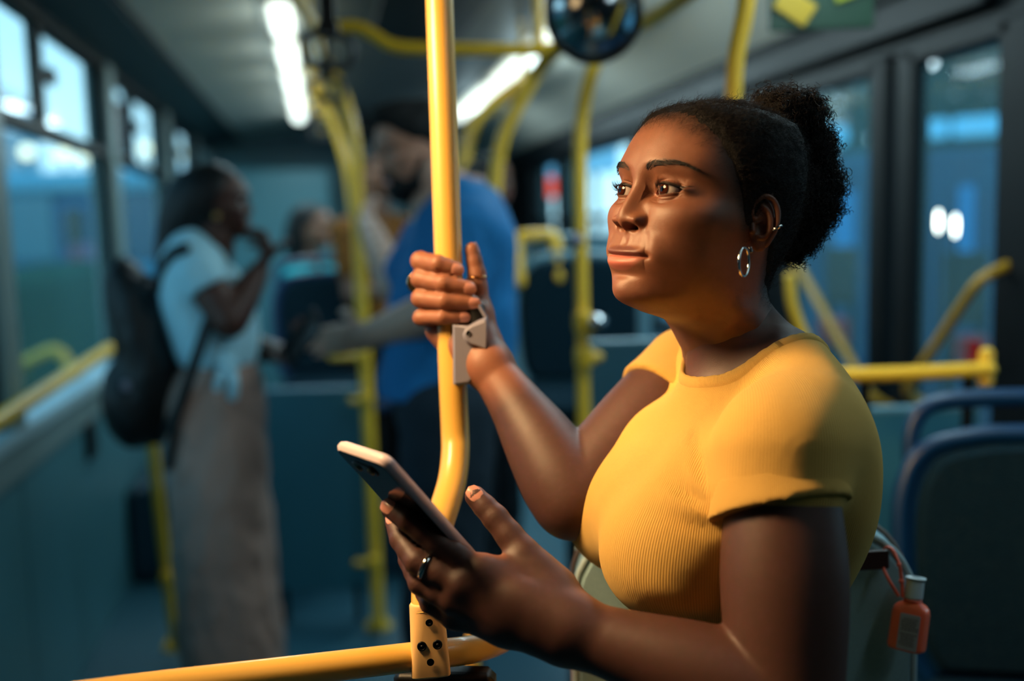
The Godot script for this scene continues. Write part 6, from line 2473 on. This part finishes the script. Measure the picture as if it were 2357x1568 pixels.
func torus(c: Vector3, b: Basis, R: float, r: float, a0 := 0.0, a1 := TAU, n := 48, sx := 1.0) -> MB:
	var ps := []
	for i in n + 1:
		var a := lerpf(a0, a1, float(i) / n)
		ps.append(c + b * Vector3(cos(a) * R * sx, sin(a) * R, 0))
	return MB.new().tube(ps, r, 10, 1)

func build_jewellery(t: Node3D) -> void:
	M.silver = mat(Color(0.86, 0.84, 0.82), 0.12, 1.0)
	M.gold = mat(Color(0.9, 0.72, 0.48), 0.15, 1.0)
	var d := 0.862
	var c := P(1712, 603, d)
	var z := (cam_basis * Vector3(0.84, 0.0, 0.54)).normalized()
	var b := Basis(Vector3.UP.cross(z).normalized(), Vector3.UP, z)
	part("hoop_earring", torus(c, b, 33.0 / FPX * d, 0.00115), M.silver, t)
	part("ear_stud", MB.new().bar(P(1727, 568, d), P(1729, 582, d), 0.0022, 0.003, Vector3.RIGHT, 0.0008), M.silver, t)
	var e := P(1788, 525, 0.88)
	part("ear_cuff", torus(e, Basis(Vector3.UP, 0.9) * Basis(Vector3.RIGHT, 1.1), 0.0046, 0.0009), M.silver, t)
	# ring on the hand with the telephone
	var r0 := P(1062, 1345, 0.845).lerp(P(960, 1292, 0.855), 0.78)
	var ax := (P(960, 1292, 0.855) - P(1062, 1345, 0.845)).normalized()
	part("finger_ring", ring_band(r0, ax, 0.0124, 0.0046), M.silver, t)
	# rings on the hand at the pole
	var k := P(962, 650, 1.118)
	var ka := (P(968, 642, 1.106) - P(988, 652, 1.15)).normalized()
	part("finger_ring", ring_band(k, ka, 0.0122, 0.0032), M.gold, t)
	part("ring_stone", MB.new().ball(P(957, 648, 1.109), Vector3(0.0022, 0.003, 0.0022)), M.silver, t)
	var th := P(1098, 640, 1.12)
	part("finger_ring", ring_band(th, (P(1097, 628, 1.12) - P(1104, 700, 1.118)).normalized(), 0.0118, 0.0018), M.gold, t)

func ring_band(c: Vector3, axis: Vector3, R: float, w: float) -> MB:
	var b := frame(axis, 0.0)
	var y := Basis(b.x, b.z, -b.y)
	return MB.new().lathe([Vector2(R - 0.0006, -w / 2), Vector2(R + 0.0004, -w / 2 + 0.0004), Vector2(R + 0.0009, 0), Vector2(R + 0.0004, w / 2 - 0.0004), Vector2(R - 0.0006, w / 2)], c, y, 36)

func build_props() -> void:
	phone()
	backpack()
	sanitizer()

func cam_dir(v: Vector3) -> Vector3:
	return (cam_basis * v).normalized()

func round_rect(w: float, h: float, r: float, n := 6) -> Array:
	var o := []
	for q in [[1, 1, 0.0], [-1, 1, PI / 2], [-1, -1, PI], [1, -1, PI * 1.5]]:
		for i in n + 1:
			var a: float = q[2] + PI / 2 * i / n
			o.append(Vector2(q[0] * (w / 2 - r) + cos(a) * r, q[1] * (h / 2 - r) + sin(a) * r))
	return o

func phone() -> void:
	var v := cam_dir(Vector3(0.66, -0.1, 0.74))
	var u := cam_dir(Vector3(0.53, -0.70, -0.5))
	u = (u - v * u.dot(v)).normalized()
	var n := u.cross(v)
	if n.dot(cam_basis * Vector3(0.6, 0.7, -0.3)) < 0:
		n = -n
	var L := 0.152
	var Wd := 0.078
	var A := P(890, 1056, 0.79)
	var c := A + u * L / 2 - v * Wd / 2
	var b := Basis(v, -u, v.cross(-u))
	if b.z.dot(n) < 0:
		b = Basis(-v, -u, n)
	var t := thing("smartphone", "smartphone in a pale pink case held up in the woman's left hand", "phone", c)
	part("case", MB.new().plate(round_rect(Wd, L, 0.011), c, b, 0.0098, 0.003), mat(Color(0.8, 0.72, 0.74), 0.4), t)
	var back := mat(Color(0.012, 0.016, 0.02), 0.12)
	part("back_cover", MB.new().plate(round_rect(Wd - 0.007, L - 0.007, 0.008), c - b.z * 0.0046, b, 0.0016, 0.0005), back, t)
	part("screen", MB.new().plate(round_rect(Wd - 0.006, L - 0.008, 0.008), c + b.z * 0.0047, b, 0.001, 0.0004), back, t)
	var cm := c - u * (L / 2 - 0.02) - v * 0.006 - b.z * 0.0058
	part("camera_bump", MB.new().plate(round_rect(0.034, 0.012, 0.005), cm, b, 0.002, 0.0006), mat(Color(0.03, 0.06, 0.08), 0.15), t)
	for s in [-1.0, 1.0]:
		part("lens", MB.new().lathe([Vector2(0.0, 0.0), Vector2(0.0042, 0.0), Vector2(0.0042, 0.0008), Vector2(0.0, 0.0008)], cm + b.x * s * 0.009 - b.z * 0.001, Basis(b.x, -b.z, b.y), 20), mat(Color(0.1, 0.3, 0.36), 0.1, 0.5), t)

func backpack() -> void:
	var cl := mat(Color(0.6, 0.73, 0.77), 0.9, 0.0, 0.2)
	var wv := Image.create(64, 64, false, Image.FORMAT_RGB8)
	rng.seed = 8
	for y in 64:
		for x in 64:
			var k := 0.82 + 0.12 * sin(x * TAU / 4.0) * sin(y * TAU / 4.0) + 0.12 * rng.randf()
			wv.set_pixel(x, y, Color(k, k, k))
	cl.albedo_texture = ImageTexture.create_from_image(wv)
	cl.uv1_triplanar = true
	cl.uv1_scale = Vector3.ONE * 25.0
	var c := P(1690, 1540, 1.21)
	var t := thing("backpack", "pale grey-blue cloth backpack with leather tab on the woman's back", "backpack", Vector3(c.x, 0.85, c.z))
	# a rounded box: outline in the plane across the view, depth behind her
	var x := Vector3(0.96, 0, 0.28).normalized()
	var b := Basis(x, Vector3.UP, x.cross(Vector3.UP))
	var hw := 0.192
	var rings := []
	var o := round_rect(hw * 2, 0.5, 0.085, 8)
	for q in [[-0.075, 0.88], [-0.068, 0.95], [-0.05, 0.99], [0.0, 1.0], [0.05, 0.99], [0.068, 0.95], [0.075, 0.88]]:
		var r := []
		for p in o:
			r.append(c + b * Vector3(p.x * (1 - (1 - q[1]) * 0.4), p.y * (1 - (1 - q[1]) * 0.35) - 0.05, q[0]))
		rings.append(r)
	part("body", MB.new().loft(rings, true, true, true), cl, t)
	for zz in [-0.07, 0.07]:
		var ps := []
		for p in o:
			ps.append(c + b * Vector3(p.x * 0.985, p.y * 0.99 - 0.05, zz))
		ps.append(ps[0])
		part("piping", MB.new().tube(ps, 0.0042, 8, 0), mat(Color(0.6, 0.68, 0.7), 0.8), t)
	var zp := []
	for p in o:
		zp.append(c + b * Vector3(p.x * 1.012, p.y * 1.008 - 0.05, 0.02))
	zp.append(zp[0])
	part("zip", MB.new().tube(zp, 0.003, 8, 0), mat(Color(0.5, 0.42, 0.38), 0.6), t)
	part("front_pocket", MB.new().plate(round_rect(hw * 1.3, 0.24, 0.05), c + b * Vector3(0, -0.14, 0.082), b, 0.03, 0.012), cl, t)
	var l0 := P(1950, 1293, 1.088)
	var l1 := P(2046, 1287, 1.088)
	var tab := part("leather_tab", MB.new().bar(l0, l1, 0.022, 0.005, Vector3.FORWARD, 0.0018), mat(Color(0.2, 0.09, 0.075), 0.55), t)
	tab.set_meta("label", "dark brown leather tab")

func sanitizer() -> void:
	var d := 1.08
	var top := P(2112, 1332, d)
	var bot := P(2090, 1492, d)
	var up := (top - bot).normalized()
	var z := (-ray(2100, 1410)).normalized()
	var x := up.cross(z).normalized()
	x = (x * 0.9 + z * 0.35).normalized()
	z = x.cross(up)
	var b := Basis(x, up, z)
	var k := d / FPX
	var c := P(2093, 1440, d)
	var t := thing("sanitizer_bottle", "small coral hand sanitizer bottle with clear cap hanging from the backpack", "bottle", bot)
	var coral := mat(Color(1.0, 0.45, 0.33), 0.2)
	coral.subsurf_scatter_enabled = true
	coral.subsurf_scatter_strength = 0.3
	var rings := []
	for q in [[-58, 0.8, 0.7], [-55, 0.95, 0.9], [-48, 1.0, 1.0], [30, 0.98, 1.0], [42, 0.9, 0.95], [50, 0.72, 0.8], [55, 0.5, 0.6], [60, 0.36, 0.5]]:
		var r := []
		for i in 40:
			var a := TAU * i / 40
			var ca := cos(a)
			var sa := sin(a)
			var px: float = signf(ca) * pow(absf(ca), 0.45) * 41.0 * q[1]
			var pz: float = signf(sa) * pow(absf(sa), 0.45) * 21.0 * q[2]
			r.append(c + b * Vector3(px, q[0], pz) * k)
		rings.append(r)
	part("bottle_body", MB.new().loft(rings, true, true, true), coral, t)
	var clear := mat(Color(0.75, 0.8, 0.82), 0.25)
	part("cap", MB.new().lathe([Vector2(0, 62), Vector2(19, 62), Vector2(21, 66), Vector2(20, 108), Vector2(17, 112), Vector2(0, 112)].map(func(q): return q * k), c, b, 24), clear, t)
	part("cap_lip", MB.new().lathe([Vector2(0, 106), Vector2(22.5, 106), Vector2(22.5, 112), Vector2(0, 113)].map(func(q): return q * k), c, b, 24), clear, t)
	var lab := part("label", MB.new().plate(round_rect(46 * k, 82 * k, 3 * k), c + b * Vector3(8, -12, 21.2) * k, b, 0.0006, 0.0002), mat(Color(0.62, 0.62, 0.68), 0.5), t)
	var ink := mat(Color(0.16, 0.14, 0.17), 0.6)
	rng.seed = 12
	var txt := MB.new()
	for i in 13:
		if i == 6:
			continue
		var y := 18.0 - i * 5.0
		var xx := -11.0 + rng.randf_range(0, 5)
		var xe := 28.0 - rng.randf_range(0, 7)
		while xx < xe:
			var w := rng.randf_range(2.0, 6.5)
			txt.box(c + b * Vector3(xx + w / 2, y, 21.9) * k, Vector3(w, 2.0, 0.6) * k, b, 0.0001)
			xx += w + 1.4
	part("small_print", txt, ink, lab).set_meta("kind", "stuff")
	# silicone loop through the leather tab
	var lp := smooth([P(2068, 1372, d), P(2046, 1335, d), P(2032, 1300, d + 0.01), P(2036, 1264, d + 0.02), P(2052, 1264, d + 0.01), P(2068, 1295, d), P(2075, 1330, d), P(2078, 1375, d)], 6)
	part("loop", MB.new().tube(lp, 3.9 * k, 8, 1), mat(Color(0.9, 0.38, 0.28), 0.45), t)
	for q in [[2069, 1300], [2075, 1338]]:
		part("loop_bead", MB.new().ball(P(q[0], q[1], d), Vector3.ONE * 6.0 * k), mat(Color(0.9, 0.38, 0.28), 0.45), t)
	part("collar", MB.new().lathe([Vector2(14, 54), Vector2(20, 56), Vector2(20, 61), Vector2(14, 62)].map(func(q): return q * k), c, b, 24), mat(Color(0.9, 0.38, 0.28), 0.45), t)
